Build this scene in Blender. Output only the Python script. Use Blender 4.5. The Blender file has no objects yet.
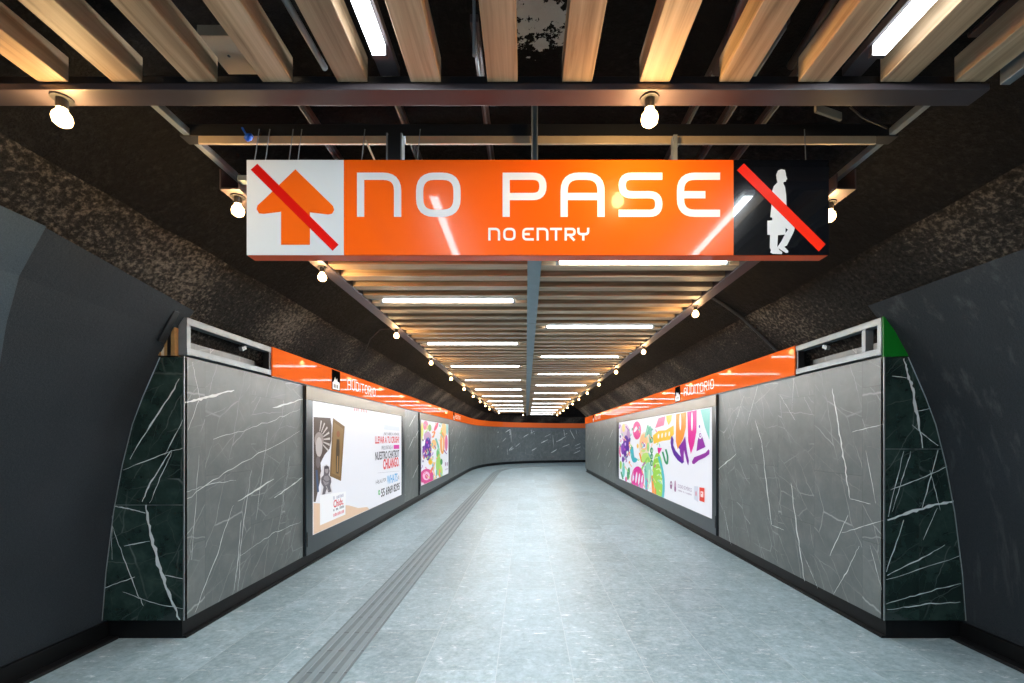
import bpy, bmesh, math, random
from mathutils import Vector
random.seed(7)
SC = bpy.context.scene
COL = SC.collection
F = 455.1           # focal length in px for the 16 mm lens on a 1024 px frame
CX = 0.06           # corridor axis
XL, XR = -2.54, 2.66
YN, YR = 3.38, 20.3  # near end of the cladding, end of the right wall
ZC = 2.77           # underside of the slatted ceiling

# ------------------------------------------------------------------ materials
def new_mat(name):
    m = bpy.data.materials.new(name); m.use_nodes = True
    nt = m.node_tree
    return m, nt, nt.nodes['Principled BSDF']
def N(nt, typ, **kw):
    n = nt.nodes.new(typ)
    for k, v in kw.items():
        if k.startswith('i_'):
            key = k[2:]
            n.inputs[int(key) if key.isdigit() else key.replace('_', ' ')].default_value = v
        else:
            setattr(n, k, v)
    return n
def L(nt, a, b): nt.links.new(a, b)
def math_(nt, op, a, b=None, c=None):
    n = N(nt, 'ShaderNodeMath', operation=op)
    for i, v in enumerate((a, b, c)):
        if v is None: continue
        if isinstance(v, (int, float)): n.inputs[i].default_value = v
        else: L(nt, v, n.inputs[i])
    return n.outputs[0]
def mix(nt, fac, a, b, blend='MIX'):
    n = N(nt, 'ShaderNodeMix', data_type='RGBA', blend_type=blend)
    for idx, v in ((0, fac), (6, a), (7, b)):
        if isinstance(v, (int, float)): n.inputs[idx].default_value = v
        elif isinstance(v, tuple): n.inputs[idx].default_value = v
        else: L(nt, v, n.inputs[idx])
    return n.outputs[2]
def ramp(nt, src, stops):
    r = N(nt, 'ShaderNodeValToRGB')
    el = r.color_ramp.elements
    while len(el) < len(stops): el.new(0.5)
    for e, (p, c) in zip(el, stops):
        e.position = p; e.color = c if len(c) == 4 else (*c, 1)
    L(nt, src, r.inputs[0])
    return r.outputs[0]
def noise(nt, vec, scale, detail=6, rough=0.6, dim='3D'):
    n = N(nt, 'ShaderNodeTexNoise', noise_dimensions=dim)
    n.inputs['Scale'].default_value = scale; n.inputs['Detail'].default_value = detail
    n.inputs['Roughness'].default_value = rough
    if vec is not None: L(nt, vec, n.inputs['Vector'])
    return n
def bump(nt, h, strength, dist, bsdf):
    b = N(nt, 'ShaderNodeBump'); b.inputs['Strength'].default_value = strength
    b.inputs['Distance'].default_value = dist
    L(nt, h, b.inputs['Height']); L(nt, b.outputs[0], bsdf.inputs['Normal'])
def c4(c): return (c[0], c[1], c[2], 1)
def srgb(r, g, b):
    f = lambda v: (v/255/12.92) if v/255 <= 0.04045 else ((v/255+0.055)/1.055)**2.4
    return (f(r), f(g), f(b))

def plain(name, col, rough=0.5, metal=0.0, coat=0.0, var=0.12, nscale=14, bmp=0.0):
    m, nt, b = new_mat(name)
    tc = N(nt, 'ShaderNodeTexCoord')
    n = noise(nt, tc.outputs['Object'], nscale)
    L(nt, mix(nt, n.outputs[0], c4([c*(1-var) for c in col]), c4([min(1, c*(1+var)) for c in col])), b.inputs['Base Color'])
    b.inputs['Roughness'].default_value = rough; b.inputs['Metallic'].default_value = metal
    b.inputs['Coat Weight'].default_value = coat; b.inputs['Coat Roughness'].default_value = 0.04
    if coat: b.inputs['Specular IOR Level'].default_value = 0.1; b.inputs['Coat IOR'].default_value = 1.35
    if bmp: bump(nt, n.outputs[0], bmp, 0.01, b)
    return m
def emit(name, col, strength):
    m, nt, b = new_mat(name)
    b.inputs['Base Color'].default_value = c4(col)
    b.inputs['Emission Color'].default_value = c4(col)
    b.inputs['Emission Strength'].default_value = strength
    return m

def wood(name, axis):
    m, nt, b = new_mat(name)
    tc = N(nt, 'ShaderNodeTexCoord'); oi = N(nt, 'ShaderNodeObjectInfo')
    mp = N(nt, 'ShaderNodeMapping')
    sc = [26, 26, 26]; sc[axis] = 1.1
    mp.inputs['Scale'].default_value = sc
    add = N(nt, 'ShaderNodeVectorMath', operation='ADD')
    L(nt, tc.outputs['Object'], mp.inputs['Vector']); L(nt, mp.outputs[0], add.inputs[0])
    off = N(nt, 'ShaderNodeVectorMath', operation='SCALE'); off.inputs[0].default_value = (37, 91, 53)
    L(nt, oi.outputs['Random'], off.inputs['Scale']); L(nt, off.outputs[0], add.inputs[1])
    n = noise(nt, add.outputs[0], 1.0, 8, 0.62)
    n.inputs['Distortion'].default_value = 0.8
    col = ramp(nt, n.outputs[0], [(0.28, srgb(122, 96, 68)), (0.5, srgb(174, 145, 112)), (0.72, srgb(202, 174, 142))])
    tint = math_(nt, 'MULTIPLY_ADD', oi.outputs['Random'], 0.45, 0.72)
    cb = N(nt, 'ShaderNodeCombineXYZ')
    for i in range(3): L(nt, tint, cb.inputs[i])
    L(nt, mix(nt, 1.0, col, cb.outputs[0], 'MULTIPLY'), b.inputs['Base Color'])
    b.inputs['Roughness'].default_value = 0.5
    bump(nt, n.outputs[0], 0.25, 0.004, b)
    return m

def marble(name, base, dark, light, rough, tile=(0.6, 1.2), vein_amt=1.0, coat=0.0):
    """stone-look porcelain tiles; UV is in metres"""
    m, nt, b = new_mat(name)
    uv = N(nt, 'ShaderNodeTexCoord').outputs['UV']
    sp = N(nt, 'ShaderNodeSeparateXYZ'); L(nt, uv, sp.inputs[0])
    tu = math_(nt, 'DIVIDE', sp.outputs[0], tile[0]); iu = math_(nt, 'FLOOR', tu)
    sh = math_(nt, 'MULTIPLY', math_(nt, 'MODULO', math_(nt, 'ABSOLUTE', iu), 2.0), 0.42)
    tv = math_(nt, 'ADD', math_(nt, 'DIVIDE', sp.outputs[1], tile[1]), sh); iv = math_(nt, 'FLOOR', tv)
    fu = math_(nt, 'FRACT', tu); fv = math_(nt, 'FRACT', tv)
    ju = math_(nt, 'MULTIPLY', math_(nt, 'MINIMUM', fu, math_(nt, 'SUBTRACT', 1.0, fu)), tile[0])
    jv = math_(nt, 'MULTIPLY', math_(nt, 'MINIMUM', fv, math_(nt, 'SUBTRACT', 1.0, fv)), tile[1])
    joint = math_(nt, 'LESS_THAN', math_(nt, 'MINIMUM', ju, jv), 0.0022)
    cid = N(nt, 'ShaderNodeCombineXYZ'); L(nt, iu, cid.inputs[0]); L(nt, iv, cid.inputs[1])
    wn = N(nt, 'ShaderNodeTexWhiteNoise', noise_dimensions='2D'); L(nt, cid.outputs[0], wn.inputs['Vector'])
    offs = N(nt, 'ShaderNodeVectorMath', operation='SCALE'); offs.inputs['Scale'].default_value = 13.0
    L(nt, wn.outputs['Color'], offs.inputs[0])
    pos = N(nt, 'ShaderNodeVectorMath', operation='ADD'); L(nt, uv, pos.inputs[0]); L(nt, offs.outputs[0], pos.inputs[1])
    dn = noise(nt, pos.outputs[0], 3.0, 4, 0.6)
    dsc = N(nt, 'ShaderNodeVectorMath', operation='SCALE'); dsc.inputs['Scale'].default_value = 0.10
    L(nt, dn.outputs['Color'], dsc.inputs[0])
    p2 = N(nt, 'ShaderNodeVectorMath', operation='ADD'); L(nt, pos.outputs[0], p2.inputs[0]); L(nt, dsc.outputs[0], p2.inputs[1])
    cloud = noise(nt, pos.outputs[0], 5.0, 8, 0.65)
    col = ramp(nt, cloud.outputs[0], [(0.3, dark), (0.52, base), (0.75, light)])
    def veins(rot, scl, vs, w, mscale, m0, m1, amt):
        mp = N(nt, 'ShaderNodeMapping'); mp.inputs['Rotation'].default_value = (0, 0, rot)
        mp2 = N(nt, 'ShaderNodeMapping'); mp2.inputs['Scale'].default_value = scl
        L(nt, p2.outputs[0], mp.inputs[0]); L(nt, mp.outputs[0], mp2.inputs[0])
        vo = N(nt, 'ShaderNodeTexVoronoi', feature='DISTANCE_TO_EDGE', voronoi_dimensions='2D')
        vo.inputs['Scale'].default_value = vs; L(nt, mp2.outputs[0], vo.inputs['Vector'])
        mr = N(nt, 'ShaderNodeMapRange'); mr.inputs[1].default_value = 0.0; mr.inputs[2].default_value = w
        mr.inputs[3].default_value = 1.0; mr.inputs[4].default_value = 0.0
        L(nt, vo.outputs['Distance'], mr.inputs[0])
        mk = noise(nt, pos.outputs[0], mscale, 3)
        mm = N(nt, 'ShaderNodeMapRange'); mm.inputs[1].default_value = m0; mm.inputs[2].default_value = m1
        L(nt, mk.outputs[0], mm.inputs[0])
        return math_(nt, 'MULTIPLY', math_(nt, 'MULTIPLY', mr.outputs[0], mm.outputs[0]), amt)
    v1 = veins(math.radians(-62), (0.8, 2.6, 1), 1.3, 0.014, 1.9, 0.40, 0.58, 0.75*vein_amt)
    v2 = veins(math.radians(-28), (0.7, 2.2, 1), 1.7, 0.012, 2.3, 0.42, 0.62, 0.55*vein_amt)
    v3 = veins(math.radians(-75), (1.0, 2.0, 1), 3.0, 0.010, 2.8, 0.40, 0.7, 0.35*vein_amt)
    v = math_(nt, 'MAXIMUM', math_(nt, 'MAXIMUM', v1, v2), v3)
    col = mix(nt, v, col, (0.72, 0.76, 0.74, 1))
    tone = math_(nt, 'MULTIPLY_ADD', wn.outputs['Value'], 0.16, 0.92)
    cb = N(nt, 'ShaderNodeCombineXYZ')
    for i in range(3): L(nt, tone, cb.inputs[i])
    col = mix(nt, 1.0, col, cb.outputs[0], 'MULTIPLY')
    col = mix(nt, math_(nt, 'MULTIPLY', joint, 0.45), col, (0.03, 0.035, 0.035, 1))
    L(nt, col, b.inputs['Base Color'])
    b.inputs['Roughness'].default_value = rough
    b.inputs['Coat Weight'].default_value = coat; b.inputs['Coat Roughness'].default_value = 0.08
    return m

def rough_rock(name, dark, mid, light, scale=9, bstr=1.0, hi=0.68, flakes=None, spec=0.2):
    m, nt, b = new_mat(name)
    tc = N(nt, 'ShaderNodeTexCoord'); v = tc.outputs['Object']
    n1 = noise(nt, v, scale, 10, 0.72)
    n2 = noise(nt, v, scale*3.2, 6, 0.7)
    n3 = noise(nt, v, 0.9, 3, 0.5)
    h = math_(nt, 'ADD', n1.outputs[0], math_(nt, 'MULTIPLY', n2.outputs[0], 0.5))
    f = math_(nt, 'ADD', math_(nt, 'MULTIPLY', n2.outputs[0], 0.6), math_(nt, 'MULTIPLY', n3.outputs[0], 0.4))
    col = ramp(nt, f, [(0.40, dark), (0.52, mid), (hi, light)])
    if flakes:
        c, r, thr = flakes
        d = N(nt, 'ShaderNodeVectorMath', operation='DISTANCE'); L(nt, v, d.inputs[0]); d.inputs[1].default_value = c
        fall = math_(nt, 'SUBTRACT', 1.0, math_(nt, 'DIVIDE', d.outputs['Value'], r))
        k = math_(nt, 'GREATER_THAN', math_(nt, 'ADD', noise(nt, v, 14, 5, 0.7).outputs[0], math_(nt, 'MULTIPLY', fall, 0.25)), thr)
        k = math_(nt, 'MULTIPLY', k, math_(nt, 'GREATER_THAN', fall, 0.0))
        col = mix(nt, k, col, (0.6, 0.6, 0.58, 1))
    L(nt, col, b.inputs['Base Color'])
    b.inputs['Roughness'].default_value = 0.85; b.inputs['Specular IOR Level'].default_value = spec
    bump(nt, h, bstr, 0.09, b)
    return m

def floor_mat():
    m, nt, b = new_mat('slate_floor')
    tc = N(nt, 'ShaderNodeTexCoord')
    sp = N(nt, 'ShaderNodeSeparateXYZ'); L(nt, tc.outputs['Object'], sp.inputs[0])
    cb = N(nt, 'ShaderNodeCombineXYZ'); L(nt, sp.outputs[1], cb.inputs[0])
    L(nt, math_(nt, 'ADD', sp.outputs[0], 0.19), cb.inputs[1])
    br = N(nt, 'ShaderNodeTexBrick'); L(nt, cb.outputs[0], br.inputs['Vector'])
    br.offset = 0.37; br.offset_frequency = 2
    br.inputs['Scale'].default_value = 1.0; br.inputs['Brick Width'].default_value = 0.98
    br.inputs['Row Height'].default_value = 0.485; br.inputs['Mortar Size'].default_value = 0.0022
    br.inputs['Mortar Smooth'].default_value = 0.2
    br.inputs['Color1'].default_value = (0.0, 0.0, 0.0, 1); br.inputs['Color2'].default_value = (1, 1, 1, 1)
    br.inputs['Mortar'].default_value = (0.5, 0.5, 0.5, 1)
    v = tc.outputs['Object']
    ts = N(nt, 'ShaderNodeVectorMath', operation='SCALE'); ts.inputs['Scale'].default_value = 9.0
    L(nt, br.outputs['Color'], ts.inputs[0])
    ps = N(nt, 'ShaderNodeVectorMath', operation='ADD'); L(nt, v, ps.inputs[0]); L(nt, ts.outputs[0], ps.inputs[1])
    n1 = noise(nt, ps.outputs[0], 3.2, 10, 0.68); n1.inputs['Distortion'].default_value = 0.6
    n2 = noise(nt, ps.outputs[0], 34, 6, 0.7)
    n4 = noise(nt, ps.outputs[0], 13, 8, 0.7)
    f = math_(nt, 'ADD', math_(nt, 'ADD', math_(nt, 'MULTIPLY', n1.outputs[0], 0.25), math_(nt, 'MULTIPLY', n4.outputs[0], 0.35)), math_(nt, 'MULTIPLY', n2.outputs[0], 0.4))
    col = ramp(nt, f, [(0.34, srgb(112, 136, 144)), (0.5, srgb(150, 174, 183)), (0.64, srgb(182, 204, 212))])
    # pale mineral scratches and flecks
    mp = N(nt, 'ShaderNodeMapping'); mp.inputs['Rotation'].default_value = (0, 0, 0.7); mp.inputs['Scale'].default_value = (1.0, 3.2, 1)
    L(nt, ps.outputs[0], mp.inputs[0])
    fl = noise(nt, mp.outputs[0], 7.5, 10, 0.8)
    mr = N(nt, 'ShaderNodeMapRange'); mr.inputs[1].default_value = 0.575; mr.inputs[2].default_value = 0.635
    L(nt, fl.outputs[0], mr.inputs[0])
    col = mix(nt, math_(nt, 'MULTIPLY', mr.outputs[0], 0.8), col, (0.86, 0.90, 0.92, 1))
    tone = N(nt, 'ShaderNodeMapRange'); tone.inputs[3].default_value = 0.9; tone.inputs[4].default_value = 1.08
    L(nt, br.outputs['Color'], tone.inputs[0])
    cc = N(nt, 'ShaderNodeCombineXYZ')
    for i in range(3): L(nt, tone.outputs[0], cc.inputs[i])
    col = mix(nt, 1.0, col, cc.outputs[0], 'MULTIPLY')
    col = mix(nt, math_(nt, 'MULTIPLY', br.outputs['Fac'], 0.55), col, (0.60, 0.66, 0.67, 1))
    L(nt, col, b.inputs['Base Color'])
    L(nt, math_(nt, 'MULTIPLY_ADD', n2.outputs[0], 0.25, 0.30), b.inputs['Roughness'])
    bump(nt, math_(nt, 'SUBTRACT', f, math_(nt, 'MULTIPLY', br.outputs['Fac'], 0.3)), 0.12, 0.01, b)
    return m

M = {}
M['floor'] = floor_mat()
M['marble'] = marble('grey_stone_tile', srgb(98, 105, 104), srgb(86, 94, 94), srgb(112, 118, 116), 0.42, vein_amt=0.5)
M['marble_dark'] = marble('dark_green_stone_tile', srgb(36, 54, 49), srgb(20, 34, 32), srgb(56, 76, 69), 0.12, tile=(0.9, 1.2), vein_amt=0.22, coat=0.5)
M['vein'] = plain('white_vein', srgb(214, 220, 218), 0.35)
M['lining'] = rough_rock('charcoal_stucco', srgb(36, 42, 46), srgb(46, 52, 57), srgb(62, 68, 72), 60, 0.35, 0.72)
M['lining_lit'] = rough_rock('stucco_painted_light', srgb(56, 68, 76), srgb(66, 78, 86), srgb(80, 92, 100), 60, 0.3, 0.72)  # lining stucco with bluish light from behind the camera painted into the colour
M['rock'] = rough_rock('brown_grey_sprayed_concrete', srgb(9, 9, 9), srgb(44, 41, 37), srgb(150, 140, 126), 11, 1.0, 0.70)
M['rock_black'] = rough_rock('black_painted_sprayed_concrete', srgb(3, 3, 4), srgb(8, 8, 10), srgb(46, 45, 44), 9, 0.9, 0.76, flakes=((0.07, 2.1, 3.43), 0.26, 0.62))
M['wood_y'] = wood('oak_slat_lengthwise', 1)
M['wood_x'] = wood('oak_slat_crosswise', 0)
M['plinth'] = plain('black_plinth', srgb(15, 16, 17), 0.45, var=0.3, nscale=6)
M['plinth'].node_tree.nodes['Principled BSDF'].inputs['Specular IOR Level'].default_value = 0.2
M['steel_dark'] = plain('plum_brown_painted_steel', srgb(70, 62, 64), 0.42, 0.3)
M['steel_grey'] = plain('blue_grey_galvanised_steel', srgb(104, 122, 130), 0.42, 0.45, var=0.2, nscale=9)
M['galv'] = plain('galvanised_steel', srgb(128, 136, 140), 0.45, 0.5, var=0.25, nscale=12)
M['tan_bar'] = plain('tan_metal_bar', srgb(176, 158, 130), 0.4, 0.3, var=0.2)
M['black'] = plain('black_metal', srgb(16, 17, 19), 0.45)
M['orange'] = plain('orange_gloss_print', srgb(238, 92, 14), 0.28, coat=1.0, var=0.02)
M['fascia'] = plain('orange_gloss_band', srgb(242, 108, 40), 0.4, coat=0.4, var=0.02)
M['fascia'].node_tree.nodes['Principled BSDF'].inputs['Specular IOR Level'].default_value = 0.0
M['picto_black'] = plain('matt_black_print', srgb(12, 12, 13), 0.7)
M['picto_black'].node_tree.nodes['Principled BSDF'].inputs['Specular IOR Level'].default_value = 0.0
M['orange_edge'] = plain('orange_sheet_edge', srgb(252, 84, 26), 0.35, coat=0.5)
M['arrow'] = plain('orange_vinyl', srgb(236, 98, 18), 0.3, var=0.02, coat=0.6)
M['white'] = plain('white_gloss_panel', srgb(226, 231, 230), 0.25, coat=0.8, var=0.015)
M['letter'] = plain('white_vinyl', srgb(240, 242, 240), 0.35, var=0.01)
M['red'] = plain('red_vinyl', srgb(206, 22, 14), 0.3, var=0.03, coat=0.5)
M['red_or'] = plain('bright_red_vinyl', srgb(226, 40, 18), 0.3, var=0.03, coat=0.5)
M['sign_black'] = plain('black_gloss_panel', srgb(10, 11, 14), 0.18, coat=1.0)
M['frame'] = plain('dark_steel_frame', srgb(66, 75, 79), 0.3, 0.7, var=0.1)
M['frame_top'] = plain('brushed_steel_band', srgb(80, 72, 58), 0.34, 0.85, var=0.05, nscale=3)
M['alu'] = plain('aluminium_trim', srgb(150, 156, 158), 0.35, 0.7)
M['tactile'] = plain('grey_tactile_tile', srgb(130, 146, 152), 0.5, var=0.08)
M['groove'] = plain('grey_tactile_groove', srgb(110, 124, 129), 0.6)
M['green'] = plain('green_sign_board', srgb(8, 116, 30), 0.4, var=0.08)
M['foam'] = plain('raw_foam', srgb(190, 182, 160), 0.8, var=0.3, nscale=40)
M['timber'] = plain('raw_splintered_timber', srgb(150, 116, 70), 0.8, var=0.4, nscale=30)
M['plate'] = plain('beige_plate', srgb(150, 134, 112), 0.5)
M['cable'] = plain('black_cable', srgb(30, 29, 28), 0.5)
M['blue'] = plain('blue_plastic', srgb(22, 84, 190), 0.35)
M['tube'] = emit('led_tube_light', (0.84, 0.93, 1.0), 125)
M['tube_side'] = emit('frosted_lamp_side', (0.86, 0.94, 1.0), 5)
M['bulb'] = emit('warm_bulb_glow', (1.0, 0.62, 0.26), 260)
PM = {}
def print_mat(rgb, e=0.42):
    if rgb not in PM:
        m, nt, b = new_mat('backlit_print_%02x%02x%02x' % rgb)
        c = c4(srgb(*rgb))
        b.inputs['Base Color'].default_value = c4([0.55*v for v in c[:3]])
        b.inputs['Emission Color'].default_value = c; b.inputs['Emission Strength'].default_value = e
        b.inputs['Roughness'].default_value = 0.3; b.inputs['Specular IOR Level'].default_value = 0.15
        PM[rgb] = m
    return PM[rgb]

# ------------------------------------------------------------------ mesh builder
class MB:
    def __init__(s): s.v = []; s.f = []; s.m = []; s.uv = []; s.mats = []
    def mi(s, mat):
        if mat not in s.mats: s.mats.append(mat)
        return s.mats.index(mat)
    def face(s, pts, mat, uv=None):
        i = len(s.v); s.v += [tuple(p) for p in pts]
        s.f.append(list(range(i, i+len(pts)))); s.m.append(s.mi(mat))
        s.uv.append(uv or [(p[0]+p[1], p[2]) for p in pts])
    def box(s, x0, x1, y0, y1, z0, z1, mat):
        i = len(s.v)
        s.v += [(x, y, z) for z in (z0, z1) for y in (y0, y1) for x in (x0, x1)]
        for q in ((0, 2, 3, 1), (4, 5, 7, 6), (0, 1, 5, 4), (2, 6, 7, 3), (0, 4, 6, 2), (1, 3, 7, 5)):
            s.f.append([i+k for k in q]); s.m.append(s.mi(mat))
            pts = [s.v[i+k] for k in q]
            if q in ((0, 1, 5, 4), (2, 6, 7, 3)): s.uv.append([(p[0], p[2]) for p in pts])
            elif q in ((0, 4, 6, 2), (1, 3, 7, 5)): s.uv.append([(p[1], p[2]) for p in pts])
            else: s.uv.append([(p[0], p[1]) for p in pts])
    def bar(s, p0, p1, w, h, mat):
        p0, p1 = Vector(p0), Vector(p1); d = (p1-p0).normalized()
        up = Vector((0, 0, 1)) if abs(d.z) < 0.95 else Vector((0, 1, 0))
        a = d.cross(up).normalized()*w/2; b = a.cross(d).normalized()*h/2
        i = len(s.v)
        for p in (p0, p1):
            for k in (-a-b, a-b, a+b, -a+b): s.v.append(tuple(p+k))
        for q in ((0, 1, 2, 3), (7, 6, 5, 4), (0, 4, 5, 1), (1, 5, 6, 2), (2, 6, 7, 3), (3, 7, 4, 0)):
            s.f.append([i+k for k in q]); s.m.append(s.mi(mat)); s.uv.append([(0, 0)]*4)
    def pipe(s, pts, r, mat, n=10):
        pts = [Vector(p) for p in pts]; rings = []
        for k, p in enumerate(pts):
            d = (pts[min(k+1, len(pts)-1)]-pts[max(k-1, 0)]).normalized()
            up = Vector((0, 0, 1)) if abs(d.z) < 0.95 else Vector((0, 1, 0))
            a = d.cross(up).normalized(); b = a.cross(d)
            i = len(s.v)
            rr = r[k] if isinstance(r, (list, tuple)) else r
            s.v += [tuple(p+rr*(math.cos(2*math.pi*t/n)*a+math.sin(2*math.pi*t/n)*b)) for t in range(n)]
            rings.append(i)
        for a, b in zip(rings, rings[1:]):
            for t in range(n):
                u = (t+1) % n
                s.f.append([a+t, a+u, b+u, b+t]); s.m.append(s.mi(mat)); s.uv.append([(0, 0)]*4)
        for a in (rings[0], rings[-1]):
            s.f.append([a+t for t in range(n)]); s.m.append(s.mi(mat)); s.uv.append([(0, 0)]*n)
    def prism(s, pts, vec, mat, side=None):
        """closed polygon extruded by vec, front = pts+vec"""
        vec = Vector(vec); a = [Vector(p) for p in pts]; b = [p+vec for p in a]; n = len(a)
        s.face(b, mat); s.face(a[::-1], side or mat)
        for k in range(n):
            s.face([a[k], a[(k+1) % n], b[(k+1) % n], b[k]], side or mat)
    def build(s, name, parent=None, bevel=0, smooth=False, recalc=True):
        me = bpy.data.meshes.new(name); me.from_pydata(s.v, [], s.f)
        for m in s.mats: me.materials.append(m)
        me.polygons.foreach_set('material_index', s.m)
        uvl = me.uv_layers.new(name='UVMap'); k = 0
        flat = [c for fuv in s.uv for p in fuv for c in p]
        uvl.data.foreach_set('uv', flat)
        if smooth: me.polygons.foreach_set('use_smooth', [True]*len(me.polygons))
        if recalc:
            bm = bmesh.new(); bm.from_mesh(me); bmesh.ops.remove_doubles(bm, verts=bm.verts, dist=1e-6) if smooth else None
            bmesh.ops.recalc_face_normals(bm, faces=bm.faces); bm.to_mesh(me); bm.free()
        me.update()
        o = bpy.data.objects.new(name, me); COL.objects.link(o)
        if parent:
            o.parent = parent
            w = Vector(parent.location); q = parent.parent
            while q: w += q.location; q = q.parent
            o.location = -w
        if bevel:
            md = o.modifiers.new('Bevel', 'BEVEL'); md.width = bevel; md.segments = 2; md.limit_method = 'ANGLE'
        return o
def tag(o, label=None, cat=None, group=None, kind=None):
    if label: o['label'] = label
    if cat: o['category'] = cat
    if group: o['group'] = group
    if kind: o['kind'] = kind
    return o
def empty(name, loc, label, cat, group=None):
    o = bpy.data.objects.new(name, None); COL.objects.link(o); o.location = loc; o.empty_display_size = 0.1
    return tag(o, label, cat, group)
def struct(o, label=None, cat='room'):
    return tag(o, label, cat, None, 'structure')
def copy_tree(o, loc):
    r = o.copy(); COL.objects.link(r); r.location = loc
    for ch in o.children:
        c = ch.copy(); COL.objects.link(c); c.parent = r
    return r
ORD = ['first', 'second', 'third', 'fourth', 'fifth', 'sixth', 'seventh', 'eighth', 'ninth', 'tenth', 'eleventh', 'twelfth', 'thirteenth', 'fourteenth', 'fifteenth']
def ordn(k):
    if k < 15: return ORD[k]
    n = k+1
    return '%d%s' % (n, 'th' if 10 <= n % 100 <= 20 else {1: 'st', 2: 'nd', 3: 'rd'}.get(n % 10, 'th'))

# ------------------------------------------------------------------ plan curves
def bez(p0, p1, p2, p3, n):
    out = []
    for i in range(n+1):
        t = i/n; a = (1-t)**3; b = 3*t*(1-t)**2; c = 3*t*t*(1-t); d = t**3
        out.append((a*p0[0]+b*p1[0]+c*p2[0]+d*p3[0], a*p0[1]+b*p1[1]+c*p2[1]+d*p3[1]))
    return out
CURVE = bez((XL, 19.5), (XL, 26.2), (-0.9, 28.2), (8.0, 28.7), 22)
def left_path(y0):
    ys = []; y = y0
    while y < 19.2: ys.append((XL, y)); y += 1.0
    return ys+CURVE
def normals(path):
    out = []
    for k in range(len(path)):
        a = path[max(k-1, 0)]; b = path[min(k+1, len(path)-1)]
        d = Vector((b[0]-a[0], b[1]-a[1])).normalized()
        out.append(Vector((d.y, -d.x)))           # towards the corridor for the left-hand path
    return out
def sweep(mb, path, prof, mat, flip=1, closed=True, u0=0.0, matf=None):
    """prof = (offset towards corridor, z) list swept along path"""
    nr = normals(path); pl = [u0]
    for a, b in zip(path, path[1:]): pl.append(pl[-1]+math.hypot(b[0]-a[0], b[1]-a[1]))
    rows = [[(p[0]+flip*n.x*o, p[1]+flip*n.y*o, z) for (o, z) in prof] for p, n in zip(path, nr)]
    ln = [0.0]
    for a, b in zip(prof, prof[1:]): ln.append(ln[-1]+math.hypot(b[0]-a[0], b[1]-a[1]))
    m = len(prof)
    base = len(mb.v)
    for r in rows: mb.v += r
    for i in range(len(path)-1):
        for j in range(m if closed else m-1):
            k = (j+1) % m
            mb.f.append([base+i*m+j, base+(i+1)*m+j, base+(i+1)*m+k, base+i*m+k])
            mb.m.append(mb.mi(matf(j) if matf else mat))
            zj, zk = prof[j][1], prof[k][1]
            if abs(zj-zk) < 1e-4: zj, zk = ln[j], ln[j]+abs(prof[j][0]-prof[k][0])
            mb.uv.append([(pl[i], zj), (pl[i+1], zj), (pl[i+1], zk), (pl[i], zk)])
    if closed:
        for i in (0, len(path)-1):
            mb.f.append([base+i*m+j for j in range(m)]); mb.m.append(mb.mi(mat))
            mb.uv.append([(p[0], p[1]) for p in prof])
# pixel in the photo -> point on a wall plane (used to read positions off the photo)
def on_left(px, py):
    y = F*-XL/(526-px); return y, 1.5+(438-py)/F*y
def on_right(px, py):
    y = F*XR/(px-526); return y, 1.5+(438-py)/F*y
def on_depth(px, py, d): return (px-526)/F*d, 1.5+(438-py)/F*d

# ------------------------------------------------------------------ SETTING
mb = MB()
for x0, x1, y0, y1 in ((-4, 9, -4, 31),):
    mb.box(x0, x1, y0, y1, -0.1, 0.0, M['floor'])
struct(mb.build('floor'), 'pale blue grey slate tile floor of the corridor', 'floor')

# tunnel half-profile: half width h at height z
PROF = [(3.252, 0.0), (3.244, 0.15), (3.217, 0.5), (3.16, 0.95), (3.095, 1.3), (3.02, 1.6), (2.945, 1.8), (2.815, 2.1), (2.64, 2.42)]
BAND = [(2.64, 2.42), (2.45, 2.60), (2.26, 2.78)]
TOP = [(2.26, 2.78), (2.05, 2.93), (1.8, 3.08), (1.5, 3.21), (1.2, 3.31), (0.6, 3.42), (-0.02, 3.46)]
def hw(z):
    P = PROF+BAND[1:]
    for (a, za), (b, zb) in zip(P, P[1:]):
        if za <= z <= zb: return a+(b-a)*(z-za)/(zb-za)
    return P[-1][0]
HALF = 2.60
flankL = [(XL, -3.0+k*0.75) for k in range(30)]+CURVE
flankR = [(XR, -3.0+k*0.75) for k in range(31)]+[(XR, YR)]
def off(prof, e=0.0): return [(HALF-h+e, z) for h, z in prof]
def sub(prof, n):
    out = []
    for (a, za), (b, zb) in zip(prof, prof[1:]):
        for i in range(n): out.append((a+(b-a)*i/n, za+(zb-za)*i/n))
    return out+[prof[-1]]
pathL = [(XL, -3+0.25*k) for k in range(91)]+CURVE[1:]
pathR = [(XR, -3+0.25*k) for k in range(94)]
def lumpy(o, amp):
    from mathutils import noise as nz
    for v in o.data.vertices:
        p = v.co
        d = amp*(nz.noise(p*2.3)+0.5*nz.noise(p*6.1))
        v.co += Vector((d, 0, d*0.8)) if p.x < 0 else Vector((-d, 0, d*0.8))
    o.data.update()
for side, path, fl, nm in (('left', pathL, 1, 'wall_left'), ('right', pathR, -1, 'wall_right')):
    mb = MB()
    sweep(mb, path, off(sub(PROF[4:]+BAND[1:], 4)), M['rock'], fl, closed=False)
    o = mb.build(nm, smooth=True); lumpy(o, 0.02)
    struct(o, 'rough brown grey sprayed concrete flank of the tunnel on the %s' % side, 'wall')
for side, path, fl in (('left', pathL, 1), ('right', pathR, -1)):
    mb = MB()
    sweep(mb, path, off(sub(TOP, 3)), M['rock_black'], fl, closed=False)
    o = mb.build('ceiling' if side == 'left' else 'ceiling_right', smooth=True); lumpy(o, 0.02)
    struct(o, 'black painted rough tunnel vault, %s half' % side, 'ceiling')
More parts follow.
